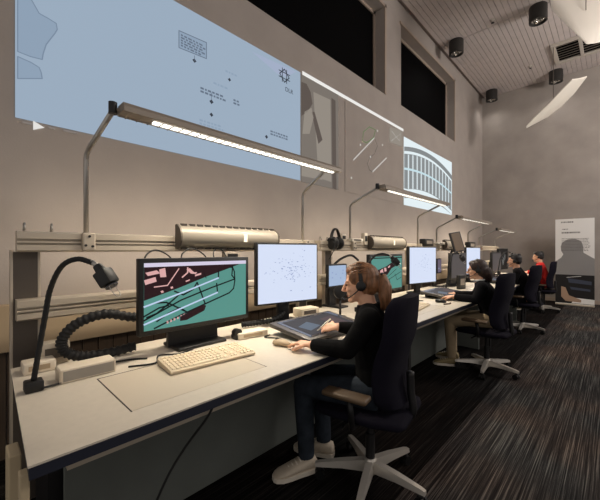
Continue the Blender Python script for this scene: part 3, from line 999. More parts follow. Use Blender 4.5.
# pen tablets let into the desk
def tablet(y, label):
    t = thing('pen_display', label, 'tablet', (-1.46, y, DZ), 0, 'pen displays on the desks')
    rot = Matrix.Rotation(R(7), 3, 'Y')
    MB().box((0, 0, 0.042), (0.37, 0.62, 0.028), rot, 0.006).build('frame', M['tabl'], t, True, angle=35)
    s = MB().box(V((0, 0, 0.042)) + rot @ V((0, 0, 0.0150)), (0.31, 0.54, 0.003), rot).build('screen', M['glassd'], t)
    n = rot @ V((0, 0, 1))
    def pt(a, q, k):
        return V((0, 0, 0.042)) + rot @ V((-0.155 + a * 0.31, -0.27 + q * 0.54, 0.0166 + 0.0004 * k))
    for nm, m, pts in (('chart_area', 'tabglow', [(0.06, 0.05), (0.06, 0.95), (0.94, 0.95), (0.94, 0.05)]), ('blue_reflection', 'tabrefl', [(0.45, 0.12), (0.3, 0.36), (0.62, 0.42), (0.75, 0.16)]), ('tinted_area', 'tabpink', [(0.3, 0.6), (0.25, 0.88), (0.8, 0.86), (0.85, 0.62)])):  # the blue patch is a painted reflection on the glass
        MB().prism([pt(a, q, 1 if m == 'tabglow' else 2) for a, q in pts], n, 0.0003).build(nm, G[m], s)
    MB().mm(-0.17, -0.12, -0.2, 0.2, 0.0, 0.045, 0.004).build('foot', M['black'], t)
    return t
tablet(1.72, 'dark pen display lying on the desk under the auburn-haired woman\'s hands')
tablet(4.05, 'dark pen display under the hands of the woman with glasses')
tablet(6.45, 'dark pen display in front of the person in the dark shirt')

# ------------------------------------------------------------------ keyboards and mice
def keyboard(loc, ang, label):
    t = thing('keyboard', label, 'keyboard', loc, ang, 'keyboards on the desks')
    b = MB()
    b.prism([(-0.10, -0.235, 0.004), (0.10, -0.235, 0.004), (0.10, -0.235, 0.016), (0.085, -0.235, 0.021), (-0.10, -0.235, 0.032)], (0, 1, 0), 0.47)
    b.build('tray', M['keyd'], t)
    k = MB()
    for r in range(6):
        x = -0.083 + r * 0.0305 + (0.006 if r else 0)
        z = 0.033 - (x + 0.1) * 0.062
        yy = -0.225
        while yy < 0.215:
            w = 0.019
            if r == 5 and -0.13 < yy < -0.02:
                w = 0.11
            if abs(yy - 0.065) > 0.006 and abs(yy - 0.128) > 0.006:
                k.box((x, yy + w / 2, z), (0.021 if r else 0.014, w - 0.003, 0.011), Matrix.Rotation(R(3.5), 3, 'Y'), 0.002, 1)
            yy += w + 0.0015
    o = k.build('keys', M['key'], t)
    o['kind'] = 'stuff'
    return t
k0 = keyboard((-1.49, 0.875, DZ + 0.0012), R(-5), 'cream keyboard lit brightly on the nearest desk')
k0.scale = (0.95, 0.94, 0.9)
relabel(copy_tree(k0, (-1.40, 3.05, DZ + 0.0012), R(8)), 'cream keyboard on the desk right behind the auburn-haired woman')
relabel(copy_tree(k0, (-1.50, 7.45, DZ + 0.0012), R(4)), 'keyboard in front of the person in the dark shirt')
def mouse(loc, ang, label, m):
    t = thing('computer_mouse', label, 'mouse', loc, ang, 'computer mice')
    b = MB()
    b.loft([(-0.055, 0, 0.010), (-0.048, 0, 0.014), (-0.02, 0, 0.019), (0.015, 0, 0.019), (0.045, 0, 0.013), (0.054, 0, 0.008)], [(0.012, 0.008), (0.024, 0.014), (0.031, 0.019), (0.031, 0.018), (0.024, 0.012), (0.012, 0.007)], (0, 1, 0))
    b.build('shell', m, t, True)
    MB().cyl((-0.035, -0.004, 0.034), (-0.035, 0.004, 0.034), 0.007, seg=10).build('wheel', M['chairp'], t)
    return t
mouse((-1.40, 1.30, DZ), R(15), 'grey mouse on the nearest desk left of the woman\'s hand', M['trunk'])
mouse((-1.33, 3.55, DZ), R(10), 'black mouse on the desk left of the second pen display', M['black'])

# ------------------------------------------------------------------ gooseneck lamps
def gooseneck(loc, label, head=(0.27, 0.18), lit=None, flip=1):
    t = thing('gooseneck_lamp', label, 'gooseneck lamp', loc, 0, 'black gooseneck lamps')
    MB().box((0, 0, 0.021), (0.06, 0.06, 0.042), None, 0.006).build('base', M['black'], t, True, angle=35)
    hx, hy = head
    P = smooth_path([(0, 0, 0.04), (0.014, 0.012, 0.14), (0.034, 0.032, 0.30), (0.050, 0.046, 0.405), (hx * 0.40, hy * 0.40, 0.495), (hx * 0.62, hy * 0.62, 0.525), (hx * 0.84, hy * 0.84, 0.51)], 60)
    MB().tube(P, [0.0095 + 0.001 * (i % 2) for i in range(len(P))], 10).build('neck', M['rubber'], t, True)
    e = P[-1]
    d = V((hx, hy, -0.20)).normalized()
    MB().tube([e - d * 0.01, e + d * 0.03], [0.009, 0.009], 10).build('collar', M['steel'], t, True)
    hd = V((hx, hy, -0.42)).normalized()
    f, l, u = basis(hd)
    rot = Matrix((f, l, u)).transposed()
    h = MB().box(e + d * 0.03 + hd * 0.05, (0.066, 0.054, 0.054), rot, 0.008).cyl(e + d * 0.02, e + d * 0.03 + hd * 0.03, 0.016, 0.022).build('head', M['black'], t, True, angle=35)
    c = e + d * 0.03 + hd * 0.088
    if lit:
        MB().cyl(c, c + hd * 0.003, 0.024, seg=14).build('bulb', G['lamp'], h)
    else:
        MB().cyl(c, c + hd * 0.003, 0.024, seg=14).build('lens', M['glassd'], h)
    MB().tube(smooth_path([c + l * 0.018, c + hd * 0.04 + l * 0.016, c + hd * 0.05, c + hd * 0.04 - l * 0.012, c - l * 0.014], 20), 0.0018, 6).build('pull_wire', M['steel'], t, True)
    MB().tube(smooth_path([(0.03, 0.02, 0.012), (0.0, 0.10, 0.006), (-0.06, 0.16, 0.006), (-0.14, 0.24, 0.006)], 20), 0.004, 6).build('cable', M['rubber'], t, True)
    if lit:
        l_ = bpy.data.lights.new('gooseneck_light', 'SPOT')
        l_.energy = lit
        l_.color = (1, 0.82, 0.6)
        l_.spot_size = R(120)
        l_.spot_blend = 0.6
        l_.shadow_soft_size = 0.03
        o = bpy.data.objects.new('gooseneck_light', l_)
        o.location = V(loc) + c + hd * 0.02
        o.rotation_euler = hd.to_track_quat('-Z', 'Y').to_euler()
        COL.objects.link(o)
    return t
gooseneck((-1.665, 0.20, DZ), 'black gooseneck lamp on the left end of the nearest desk')
gooseneck((-1.665, 2.50, DZ), 'black gooseneck lamp curving over the second teal monitor', (0.22, 0.26))
gooseneck((-1.66, 4.62, DZ), 'black gooseneck lamp beside the tilted panel', (0.15, 0.16))
gooseneck((-1.62, 7.15, DZ), 'lit gooseneck lamp bent over the desk of the person in the dark shirt', (0.22, 0.26), 14)

# ------------------------------------------------------------------ cables, hoses and small items
def hose(ctrl, r, name, label, n=120, cat='cable hose', ribbed=True):
    P = smooth_path(ctrl, n)
    o = MB().tube(P, [r * (1 + (0.22 if (i % 4 < 2 and ribbed) else 0)) for i in range(len(P))], 10).build(name, M['rubber'], None, True)
    return tag(o, label, cat)
hose([(-1.86, 0.729, 0.933), (-1.87, 0.638, 0.939), (-1.89, 0.514, 0.97), (-1.91, 0.401, 0.939), (-1.92, 0.341, 0.874), (-1.92, 0.345, 0.815), (-1.9, 0.407, 0.776), (-1.89, 0.528, 0.766), (-1.88, 0.657, 0.777)], 0.0215, 'corrugated_hose', 'thick black ribbed cable hose looping behind the nearest teal monitor', 150)
hose([(-1.9, 1.38, 0.77), (-1.86, 1.48, 0.775), (-1.82, 1.60, 0.785), (-1.86, 1.75, 0.82), (-1.95, 1.85, 0.88)], 0.017, 'corrugated_hose', 'black ribbed hose under the nearest bright square monitor', 80)
hose([(-2.03, 2.52, 0.9), (-2.04, 2.56, 1.08), (-2.02, 2.66, 1.19), (-1.98, 2.82, 1.245), (-1.95, 2.92, 1.19)], 0.012, 'cable_hose', 'thin black hose arching behind the small blue touch display', 40, ribbed=False)
o = MB().tube(smooth_path([(-1.12, 0.68, 0.695), (-1.14, 0.655, 0.64), (-1.2, 0.60, 0.53), (-1.22, 0.53, 0.42), (-1.26, 0.45, 0.2), (-1.3, 0.42, 0.02)], 40), 0.005, 6).build('hanging_cable', M['rubber'], None, True)
tag(o, 'thin black cable hanging below the front edge of the nearest desk', 'cable')
for i, (pts, lab) in enumerate((
    ([(-1.98, 0.76, 1.15), (-2.02, 0.76, 1.25), (-2.06, 0.84, 1.30), (-2.02, 0.92, 1.25), (-1.98, 0.93, 1.15)], 'black cable loop above the left part of the nearest teal monitor'),
    ([(-1.98, 1.00, 1.15), (-2.04, 1.0, 1.26), (-2.06, 1.08, 1.31), (-2.02, 1.16, 1.26), (-1.98, 1.18, 1.15)], 'black cable loop above the middle of the nearest teal monitor'),
    ([(-1.98, 1.24, 1.12), (-2.06, 1.25, 1.28), (-2.06, 1.32, 1.30), (-2.0, 1.38, 1.14)], 'black cable loop above the right part of the nearest teal monitor'))):
    o = MB().tube(smooth_path(pts, 30), 0.005, 6).build('loose_cable', M['rubber'], None, True)
    tag(o, lab, 'cable', 'cables behind the monitors')
for pts, lab in (([(-1.66, 0.55, DZ + .006), (-1.62, 0.66, DZ + .006), (-1.72, 0.72, DZ + .006), (-1.66, 0.80, DZ + .01), (-1.70, 0.9, DZ + .006)], 'black cable tangle under the left part of the nearest teal monitor'),
                 ([(-1.76, 0.40, DZ + .006), (-1.78, 0.5, DZ + .006), (-1.76, 0.6, DZ + .006), (-1.72, 0.66, DZ + .006)], 'thin cable running from the socket box to the nearest teal monitor'),
                 ([(-1.62, 1.40, DZ + .006), (-1.60, 1.34, DZ + .006), (-1.52, 1.38, DZ + .006), (-1.44, 1.36, DZ + .006)], 'thin mouse cable beside the nearest pen display'),
                 ([(-1.66, 3.0, DZ + .006), (-1.60, 3.2, DZ + .006), (-1.64, 3.4, DZ + .006), (-1.5, 3.5, DZ + .006)], 'thin cable in front of the second teal monitor')):
    o = MB().tube(smooth_path(pts, 30), 0.0045, 6).build('loose_cable', M['rubber'], None, True)
    tag(o, lab, 'cable', 'cables lying on the desks')
t = thing('socket_box', 'low grey socket box lying on the nearest desk by the gooseneck lamp', 'socket box', (-1.70, 0.39, DZ))
MB().mm(-0.05, 0.045, -0.105, 0.105, 0, 0.058, 0.004).build('casing', M['white'], t)
MB().mm(0.0445, 0.047, -0.095, 0.098, 0.008, 0.05).build('front_plate', M['plate'], t)
MB().mm(-0.04, 0.047, -0.108, -0.1045, 0.004, 0.054).build('side_plate', M['alu'], t)
def gadget(name, label, cat, loc, size, m, m2, ang=0, group=None):
    t = thing(name, label, cat, loc, ang, group)
    sx, sy, sz = size
    MB().box((0, 0, sz / 2), size, None, min(size) * 0.15).build('casing', m, t, True, angle=35)
    MB().mm(sx * 0.5, sx * 0.5 + 0.002, -sy * 0.35, sy * 0.3, sz * 0.3, sz * 0.75).build('front_plate', m2, t)
    return t
gadget('junction_box', 'low beige box at the back left corner of the nearest desk', 'box', (-1.93, 0.25, DZ), (0.10, 0.12, 0.05), M['white'], M['trunk'])
gadget('junction_box', 'grey box standing behind the gooseneck lamp on the nearest desk', 'box', (-2.0, 0.32, DZ + 0.0), (0.07, 0.12, 0.11), M['alu'], M['alud'])
gadget('desk_dock', 'flat white box between the nearest teal monitor and the bright square one', 'box', (-1.70, 1.30, DZ), (0.10, 0.21, 0.04), M['white'], M['trunk'], R(-8))
gadget('desk_dock', 'flat white box behind the nearest bright square monitor', 'box', (-1.9, 2.05, DZ), (0.12, 0.2, 0.07), M['white'], M['alud'], R(-8))
t = thing('desk_speaker', 'small black round speaker at the lower right corner of the nearest teal monitor', 'speaker', (-1.73, 1.20, DZ + 0.0))
MB().lathe([(0.022, 0.0), (0.027, 0.008), (0.027, 0.045)], (0.0, 0, 0.04), V((1, 0, 0))).build('cone', M['black'], t, True, angle=40)
MB().mm(-0.01, 0.05, -0.02, 0.02, 0, 0.03, 0.004).build('foot', M['black'], t)
# round microphone on a stand beside the small touch display
t = thing('desk_microphone', 'black round desk microphone on a stand in front of the small blue display', 'microphone', (-1.62, 2.16, DZ))
MB().lathe([(0.055, 0), (0.06, 0.008), (0.05, 0.016), (0.012, 0.02)], (0, 0, 0)).build('base', M['black'], t, True, angle=40)
MB().tube([(0, 0, 0.015), (0, 0, 0.16)], 0.009, 10).build('stem', M['black'], t, True)
MB().lathe([(0.02, -0.02), (0.055, -0.012), (0.058, 0.0), (0.055, 0.012), (0.02, 0.02)], (0, 0, 0.215), V((0.8, -0.5, 0.1))).build('head', M['black'], t, True, angle=40)
# things on the rails
gadget('rail_camera', 'small white camera box on the rail right of the hanging headset', 'camera', (RX, 2.90, 1.395), (0.06, 0.09, 0.08), M['white'], M['black'], 0, 'small devices on the rails')
gadget('rail_box', 'pale flat box lying on the rail behind the auburn-haired woman', 'box', (RX + 0.02, 3.12, 1.395), (0.08, 0.22, 0.035), M['paper'], M['alud'], 0, 'small devices on the rails')
gadget('rail_camera', 'white upright device left of the second half-round rail light', 'camera', (RX + 0.03, 3.30, 1.36), (0.05, 0.07, 0.14), M['white'], M['black'], 0, 'small devices on the rails')
gadget('rail_box', 'black device box on the rail above the second bright monitor', 'box', (RX + 0.07, 4.98, 1.36), (0.10, 0.32, 0.11), M['black'], M['lampbody'], 0, 'small devices on the rails')
gadget('rail_box', 'black device box on the rail above the third bright monitor', 'box', (RX + 0.07, 7.1, 1.33), (0.10, 0.36, 0.13), M['black'], M['lampbody'], 0, 'small devices on the rails')
gadget('rail_box', 'dark grey power brick hung below the rail over the nearest teal monitor', 'box', (RX + 0.06, 1.42, 1.22), (0.05, 0.14, 0.07), M['lampbody'], M['black'], 0, 'small devices on the rails')
gadget('rail_box', 'white flat device on the rail right of the second bright monitor', 'box', (RX + 0.05, 5.6, 1.395), (0.08, 0.4, 0.03), M['paper'], M['alud'], 0, 'small devices on the rails')
gadget('desk_phone', 'black upright phone on the desk in front of the grey wide monitor', 'phone', (-1.58, 4.98, DZ), (0.05, 0.17, 0.2), M['black'], M['lampbody'], R(-10))
def sheet(loc, ang, size, label):
    o = MB().box((0, 0, 0.001), (size[0], size[1], 0.002)).build('paper_sheet', M['paper'])
    o.location = loc
    o.rotation_euler = (0, 0, ang)
    tag(o, label, 'paper', 'papers on the desks')
sheet((-1.52, 2.98, DZ), R(12), (0.21, 0.30), 'white paper sheet on the desk behind the auburn ponytail')
sheet((-1.72, 4.72, DZ), R(-8), (0.21, 0.30), 'white paper sheet at the foot of the tilted panel')
sheet((-1.40, 5.2, DZ), R(5), (0.21, 0.30), 'white paper sheet on the desk beyond the woman with glasses')
sheet((-1.35, 7.1, DZ), R(-5), (0.21, 0.30), 'white paper sheet by the arms of the person in the dark shirt')
o = MB().tube(smooth_path([(-1.25, 3.42, DZ + 0.006), (-1.22, 3.50, DZ + 0.006), (-1.24, 3.58, DZ + 0.006)], 10), 0.007, 8).build('marker_pen', M['armpad'], None, True)
tag(o, 'dark pen lying on the desk near the second pen display', 'pen')

# ------------------------------------------------------------------ chairs (local: faces +x, hub at origin)
def chair(loc, ang, label):
    t = thing('office_chair', label, 'office chair', loc, ang, 'navy office chairs on silver star bases')
    hub = MB().lathe([(0.04, 0.055), (0.042, 0.075), (0.035, 0.13), (0.03, 0.135)], (0, 0, 0), seg=16).build('hub', M['chairm'], t, True, angle=40)
    for k in range(5):
        a = R(72 * k + CH_OFF)
        d = V((math.cos(a), math.sin(a), 0))
        s = V((-d.y, d.x, 0))
        b = MB()
        rings = []
        for rr, w, z0, z1 in ((0.025, 0.026, 0.065, 0.125), (0.16, 0.024, 0.075, 0.112), (0.285, 0.018, 0.07, 0.095), (0.31, 0.014, 0.068, 0.088)):
            c = d * rr
            rings.append([c - s * w + V((0, 0, z0)), c + s * w + V((0, 0, z0)), c + s * w * 0.7 + V((0, 0, z1)), c - s * w * 0.7 + V((0, 0, z1))])
        b.ring_tube(rings)
        leg = b.build('leg', M['chairm'], t)
        c = d * 0.285
        w = MB()
        for sg in (-1, 1):
            w.cyl(c + s * 0.008 * sg + V((0, 0, 0.027)), c + s * 0.024 * sg + V((0, 0, 0.027)), 0.027, seg=14)
        w.box(c + V((0, 0, 0.052)), (0.03, 0.03, 0.022), None, 0.005)
        w.build('caster', M['black'], leg)
    MB().cyl((0, 0, 0.13), (0, 0, 0.27), 0.026).cyl((0, 0, 0.25), (0, 0, 0.40), 0.017).build('gas_column', M['chairp'], t, True, angle=40)
    b = MB()
    b.box((-0.02, 0, 0.395), (0.26, 0.16, 0.045), None, 0.012)
    b.cyl((0.06, 0.07, 0.39), (0.06, 0.24, 0.385), 0.008, seg=8)
    b.build('tilt_mechanism', M['chairp'], t)
    # seat: rounded cushion
    rings = []
    for x, w, z0, z1 in ((-0.24, 0.16, 0.425, 0.445), (-0.22, 0.20, 0.415, 0.465), (-0.10, 0.235, 0.412, 0.468), (0.08, 0.245, 0.412, 0.468), (0.20, 0.235, 0.408, 0.462), (0.25, 0.19, 0.41, 0.445)):
        ring = []
        n = 20
        zc, hz = (z0 + z1) / 2, (z1 - z0) / 2
        for k in range(n):
            a = 2 * math.pi * k / n
            cx, sx = math.cos(a), math.sin(a)
            ring.append(V((x, w * math.copysign(abs(cx) ** 0.35, cx), zc + hz * math.copysign(abs(sx) ** 0.6, sx))))
        rings.append(ring)
    MB().ring_tube(rings).build('seat', M['chairf'], t, True, angle=50)
    # backrest: tall curved shell with thickness
    def back(th0, th1, z0, z1, wscale):
        rr = []
        for i in range(13):
            f = i / 12
            z = z0 + (z1 - z0) * f
            xb = -0.178 - 0.045 * f + 0.035 * math.sin(math.pi * min(1, f * 1.6)) * (1 if f < 0.62 else 0.85)
            wd = wscale * (0.175 + 0.045 * math.sin(math.pi * min(1.0, 0.25 + f * 0.55)))
            e = max(f - 0.9, 0) / 0.1
            wd *= (1 - 0.28 * e * e)
            if f < 0.06:
                wd *= 0.85
            ring = []
            n = 8
            for k in range(n + 1):
                y = -wd + 2 * wd * k / n
                c = 0.035 * (y / 0.24) ** 2
                ring.append(V((xb + c + th1, y, z)))
            for k in range(n, -1, -1):
                y = -wd + 2 * wd * k / n
                c = 0.035 * (y / 0.24) ** 2
                e2 = 1 - (abs(y) / wd) ** 6
                ring.append(V((xb + c + th1 - (th1 - th0) * max(e2, 0.25), y, z)))
            rr.append(ring)
        return MB().ring_tube(rr)
    back(-0.03, 0.035, 0.50, 1.06, 1.0).build('backrest', M['chairf'], t, True, angle=60)
    MB().tube(smooth_path([(-0.10, 0, 0.39), (-0.18, 0, 0.395), (-0.235, 0, 0.45), (-0.225, 0, 0.56), (-0.222, 0, 0.66)], 24), 0.02, 10).build('back_support', M['chairp'], t, True)
    for sg in (-1, 1):
        a = MB().tube([(0.0, sg * 0.20, 0.405), (-0.01, sg * 0.265, 0.42), (-0.01, sg * 0.275, 0.50), (0.0, sg * 0.275, 0.562)], 0.016, 10).build('armrest', M['chairp'], t, True)
        MB().box((0.02, sg * 0.27, 0.575), (0.24, 0.085, 0.028), None, 0.011).build('arm_pad', M['armpad'], a, True, angle=50)
    return t
CH1 = R(190)
CH_OFF = math.degrees(R(3) - CH1)
ch = chair((-0.99, 1.60, 0), CH1, 'navy office chair of the auburn-haired woman, closest to the camera')
relabel(copy_tree(ch, (-0.985, 3.92, 0), R(175)), 'navy office chair of the woman with glasses, second in the row')
relabel(copy_tree(ch, (-1.06, 6.27, 0), R(172)), 'navy office chair of the person in the dark shirt')
relabel(copy_tree(ch, (-1.10, 8.58, 0), R(180)), 'navy office chair of the person in red, farthest in the row')

# ------------------------------------------------------------------ people
def hand(b, wrist, fwd, pdown, curl, thumb_side, scale=1.0):
    """palm and five fingers; pdown = direction the palm faces, thumb_side = +1/-1 along f x pdown"""
    f = V(fwd).normalized()
    d = V(pdown)
    d = (d - f * d.dot(f)).normalized()
    s = f.cross(d) * thumb_side          # towards the thumb
    w = V(wrist)
    sc = scale
    b.loft([w - f * 0.015, w + f * 0.02 * sc, w + f * 0.055 * sc, w + f * 0.088 * sc], [(0.026 * sc, 0.018 * sc), (0.031 * sc, 0.017 * sc), (0.040 * sc, 0.015 * sc), (0.038 * sc, 0.012 * sc)], s, 12)
    for i, (off, ln) in enumerate(((0.030, 0.072), (0.010, 0.080), (-0.011, 0.075), (-0.030, 0.058))):
        p = w + f * 0.080 * sc + s * off * sc
        ang = curl[0] * (1 + 0.06 * i)
        pts = [p]
        dirv = f + s * off * 1.5
        dirv.normalize()
        tot = 0
        for seg, k in ((0.45, 1.0), (0.32, 1.15), (0.23, 0.8)):
            tot += ang * k
            dd = dirv * math.cos(tot) + d * math.sin(tot)
            pts.append(pts[-1] + dd * ln * seg * sc)
        b.tube(pts, [0.0095 * sc, 0.009 * sc, 0.0082 * sc, 0.0065 * sc], 8)
    p = w + f * 0.022 * sc + s * 0.026 * sc
    t1 = p + (f * 0.55 + s * 0.7 + d * 0.25).normalized() * 0.036 * sc
    t2 = t1 + (f * 0.85 + s * 0.25 + d * (0.3 + curl[1])).normalized() * 0.030 * sc
    t3 = t2 + (f * 0.9 - s * 0.05 + d * (0.3 + curl[1])).normalized() * 0.024 * sc
    b.tube([p - s * 0.01, t1, t2, t3], [0.013 * sc, 0.0115 * sc, 0.0098 * sc, 0.0075 * sc], 8)

def head_frame(c, fwd, k=0.93):
    f, l, u = basis(fwd)
    rot = Matrix((f, l, u)).transposed() * k
    c = V(c)
    return rot, (lambda a, q, z: c + (f * a + l * q + u * z) * k)

def person(label, J, mats, hair, vox=0.006, bare_arms=False):
    t = thing('person', label, 'person', (J['pelvis'][0], J['pelvis'][1], 0), 0, 'people at the desks')
    side = (V(J['shL']) - V(J['shR'])).normalized()
    rot, H = head_frame(J['head'], J['look'])
    neck, chest, pel = V(J['neck']), V(J['chest']), V(J['pelvis'])
    waist = pel.lerp(chest, 0.5)
    upper = chest.lerp(neck, 0.55)
    # --- body: one continuous skin
    b = MB()
    b.ell(H(-0.010, 0, 0.030), (0.095, 0.075, 0.086), rot)
    b.ell(H(0.026, 0, -0.030), (0.064, 0.060, 0.076), rot)
    b.ell(H(0.030, 0, -0.070), (0.050, 0.046, 0.036), rot)
    b.ell(H(0.066, 0, -0.092), (0.024, 0.026, 0.018), rot)
    b.tube([H(0.084, 0, 0.022), H(0.100, 0, -0.008), H(0.113, 0, -0.028), H(0.094, 0, -0.036)], [0.007, 0.009, 0.012, 0.008], 8)
    b.ell(H(0.076, 0, -0.058), (0.013, 0.022, 0.008), rot, 10, 6)
    b.ell(H(0.075, 0, -0.070), (0.013, 0.019, 0.008), rot, 10, 6)
    for sg in (-1, 1):
        b.ell(H(-0.004, sg * 0.074, -0.004), (0.020, 0.009, 0.031), rot, 10, 8)
        b.ell(H(0.066, sg * 0.032, -0.022), (0.022, 0.022, 0.020), rot, 10, 8)
        b.ell(H(0.078, sg * 0.032, 0.024), (0.012, 0.022, 0.008), rot, 10, 6)
    b.tube([H(-0.015, 0, -0.06), neck.lerp(H(-0.012, 0, -0.07), 0.4), neck - V((0, 0, 0.04))], [0.050, 0.049, 0.058], 14)
    b.loft([pel, waist, chest, upper, neck], [(0.135, 0.095), (0.11, 0.08), (0.13, 0.09), (0.12, 0.07), (0.052, 0.05)], side)
    for S_ in ('L', 'R'):
        sh, el, wr = V(J['sh' + S_]), V(J['el' + S_]), V(J['wr' + S_])
        b.tube([neck.lerp(sh, 0.2) - V((0, 0, 0.03)), sh, sh.lerp(el, 0.5), el], [0.045, 0.046, 0.040, 0.034], 12)
        b.tube([el, el.lerp(wr, 0.35), wr], [0.036, 0.037, 0.024], 12)
        hand(b, wr, J['hd' + S_], J.get('pd' + S_, (0, 0, -1)), J['curl' + S_], J.get('ts' + S_, 1 if S_ == 'L' else -1), J.get('hs', 0.95))
        hp, kn, an = V(J['hip' + S_]), V(J['kn' + S_]), V(J['an' + S_])
        b.tube([pel.lerp(hp, 0.6), hp, hp.lerp(kn, 0.5), kn], [0.07, 0.075, 0.064, 0.048], 12)
        b.tube([kn, kn.lerp(an, 0.3), an], [0.048, 0.047, 0.032], 12)
        toe = V(J['toe' + S_])
        b.tube([an, an + V((0, 0, -0.055)), an.lerp(toe, 0.7) + V((0, 0, -0.022))], [0.030, 0.027, 0.012], 10)
    body = remeshed(b, 'body', mats['skin'], t, vox, 3)
    for sg in (-1, 1):
        MB().ell(H(0.0835, sg * 0.032, 0.004), (0.0075, 0.012, 0.006), rot, 12, 8).build('eye', M['eye'], body, True, world=True, root=t)
    MB().ell(H(0.0845, 0, -0.064), (0.0055, 0.018, 0.007), rot, 12, 8).build('lips', M['lip'], body, True, world=True, root=t)
    # --- top
    b = MB()
    b.loft([pel - V((0, 0, 0.03)), pel + V((0, 0, 0.05)), waist, chest, upper, neck + V((0, 0, 0.005))], [(0.165, 0.130), (0.162, 0.125), (0.142, 0.112), (0.158, 0.118), (0.140, 0.094), (0.064, 0.062)], side)
    for S_ in ('L', 'R'):
        sh, el, wr = V(J['sh' + S_]), V(J['el' + S_]), V(J['wr' + S_])
        b.tube([neck.lerp(sh, 0.15) - V((0, 0, 0.035)), neck.lerp(sh, 0.6) - V((0, 0, 0.012)), sh, sh.lerp(el, 0.5), el], [0.058, 0.058, 0.058, 0.053, 0.048], 14)
        b.ell(sh, (0.058, 0.058, 0.058))
        if bare_arms:
            pass
        else:
            b.ell(el, (0.047, 0.047, 0.047))
            b.tube([el, el.lerp(wr, 0.3), el.lerp(wr, 0.75), wr - (wr - el).normalized() * 0.01], [0.047, 0.048, 0.040, 0.033], 14)
    remeshed(b, 'sweater' if not bare_arms else 'shirt', mats['top'], t, max(vox, 0.007), 4)
    # --- trousers
    b = MB()
    b.ell(pel - V((0, 0, 0.0)), (0.158, 0.155, 0.085))
    for S_ in ('L', 'R'):
        hp, kn, an = V(J['hip' + S_]), V(J['kn' + S_]), V(J['an' + S_])
        b.tube([hp, hp.lerp(kn, 0.5), kn], [0.088, 0.078, 0.062], 14)
        b.ell(kn, (0.060, 0.060, 0.060))
        b.tube([kn, kn.lerp(an, 0.35), kn.lerp(an, 1.03)], [0.060, 0.057, 0.047], 14)
    remeshed(b, 'trousers', mats['trousers'], t, max(vox, 0.008), 4)
    # --- shoes
    for S_ in ('L', 'R'):
        an, toe = V(J['an' + S_]), V(J['toe' + S_])
        d = V((toe.x - an.x, toe.y - an.y, 0)).normalized()
        sd = V((-d.y, d.x, 0))
        g = V((an.x, an.y, 0))
        ln = (V((toe.x, toe.y, 0)) - g).length
        b = MB()
        rings = []
        for a, w, h in ((-0.065, 0.022, 0.062), (-0.055, 0.034, 0.085), (0.0, 0.040, 0.098), (0.05, 0.042, 0.085), (ln * 0.55, 0.046, 0.066), (ln * 0.82, 0.044, 0.050), (ln * 0.97, 0.034, 0.038), (ln * 1.04, 0.016, 0.026)):
            c = g + d * a
            ring = []
            for k in range(14):
                an_ = 2 * math.pi * k / 14
                cx, sx = math.cos(an_), math.sin(an_)
                ring.append(c + sd * w * math.copysign(abs(cx) ** 0.7, cx) + V((0, 0, 0.022 + (h - 0.022) * (0.5 + 0.5 * math.copysign(abs(sx) ** 0.8, sx)))))
            rings.append(ring)
        b.ring_tube(rings)
        sh_ = b.build('shoe', mats['shoe'], t, True, world=True)
        b = MB()
        for k in range(4):
            a = 0.045 + k * 0.022
            zz = 0.094 - k * 0.0095
            b.tube([g + d * a + sd * 0.026 + V((0, 0, zz - 0.012)), g + d * (a + 0.004) + V((0, 0, zz)), g + d * a - sd * 0.026 + V((0, 0, zz - 0.012))], 0.004, 6)
        b.build('laces', mats['sole'], sh_, True, world=True, root=t)['kind'] = 'stuff'
        b = MB()
        rings = []
        for a, w in ((-0.068, 0.022), (-0.058, 0.036), (0.0, 0.042), (0.06, 0.043), (ln * 0.55, 0.048), (ln * 0.82, 0.047), (ln * 1.0, 0.032), (ln * 1.06, 0.014)):
            c = g + d * a
            rings.append([c + sd * w + V((0, 0, 0.002)), c + sd * w + V((0, 0, 0.026)), c - sd * w + V((0, 0, 0.026)), c - sd * w + V((0, 0, 0.002))])
        b.ring_tube(rings)
        b.build('sole', mats['sole'], sh_, world=True, root=t)
    # --- hair
    hair(t, rot, H)
    return t

def headset(J, label, mic_side=1):
    rot, H = head_frame(J['head'], J['look'])
    t = thing('headset', label, 'headset', H(0, 0, 0), 0, 'headsets worn at the desks')
    P = []
    for k in range(21):
        a = math.pi * k / 20
        P.append(H(-0.012, 0.088 * math.cos(a), -0.0 + 0.132 * math.sin(a)))
    b = MB()
    b.loft(P, [(0.011, 0.004)] * 21, rot @ V((1, 0, 0)), 8)
    b.build('headband', M['black'], t, True, world=True)
    for sg in (-1, 1):
        c = MB().lathe([(0.020, 0.0), (0.027, 0.005), (0.027, 0.014), (0.020, 0.019)], H(-0.008, sg * 0.080, -0.006), (rot @ V((0, sg, 0)))).build('ear_cup', M['black'], t, True, world=True, angle=40)
    MB().tube(smooth_path([H(0.0, mic_side * 0.096, -0.02), H(0.05, mic_side * 0.088, -0.056), H(0.095, mic_side * 0.055, -0.078), H(0.112, mic_side * 0.022, -0.078)], 16), 0.0035, 6).build('microphone_boom', M['black'], t, True, world=True)
    MB().ell(H(0.114, mic_side * 0.016, -0.078), (0.011, 0.011, 0.009), rot, 10, 8).build('microphone', M['black'], t, True, world=True)
    return t

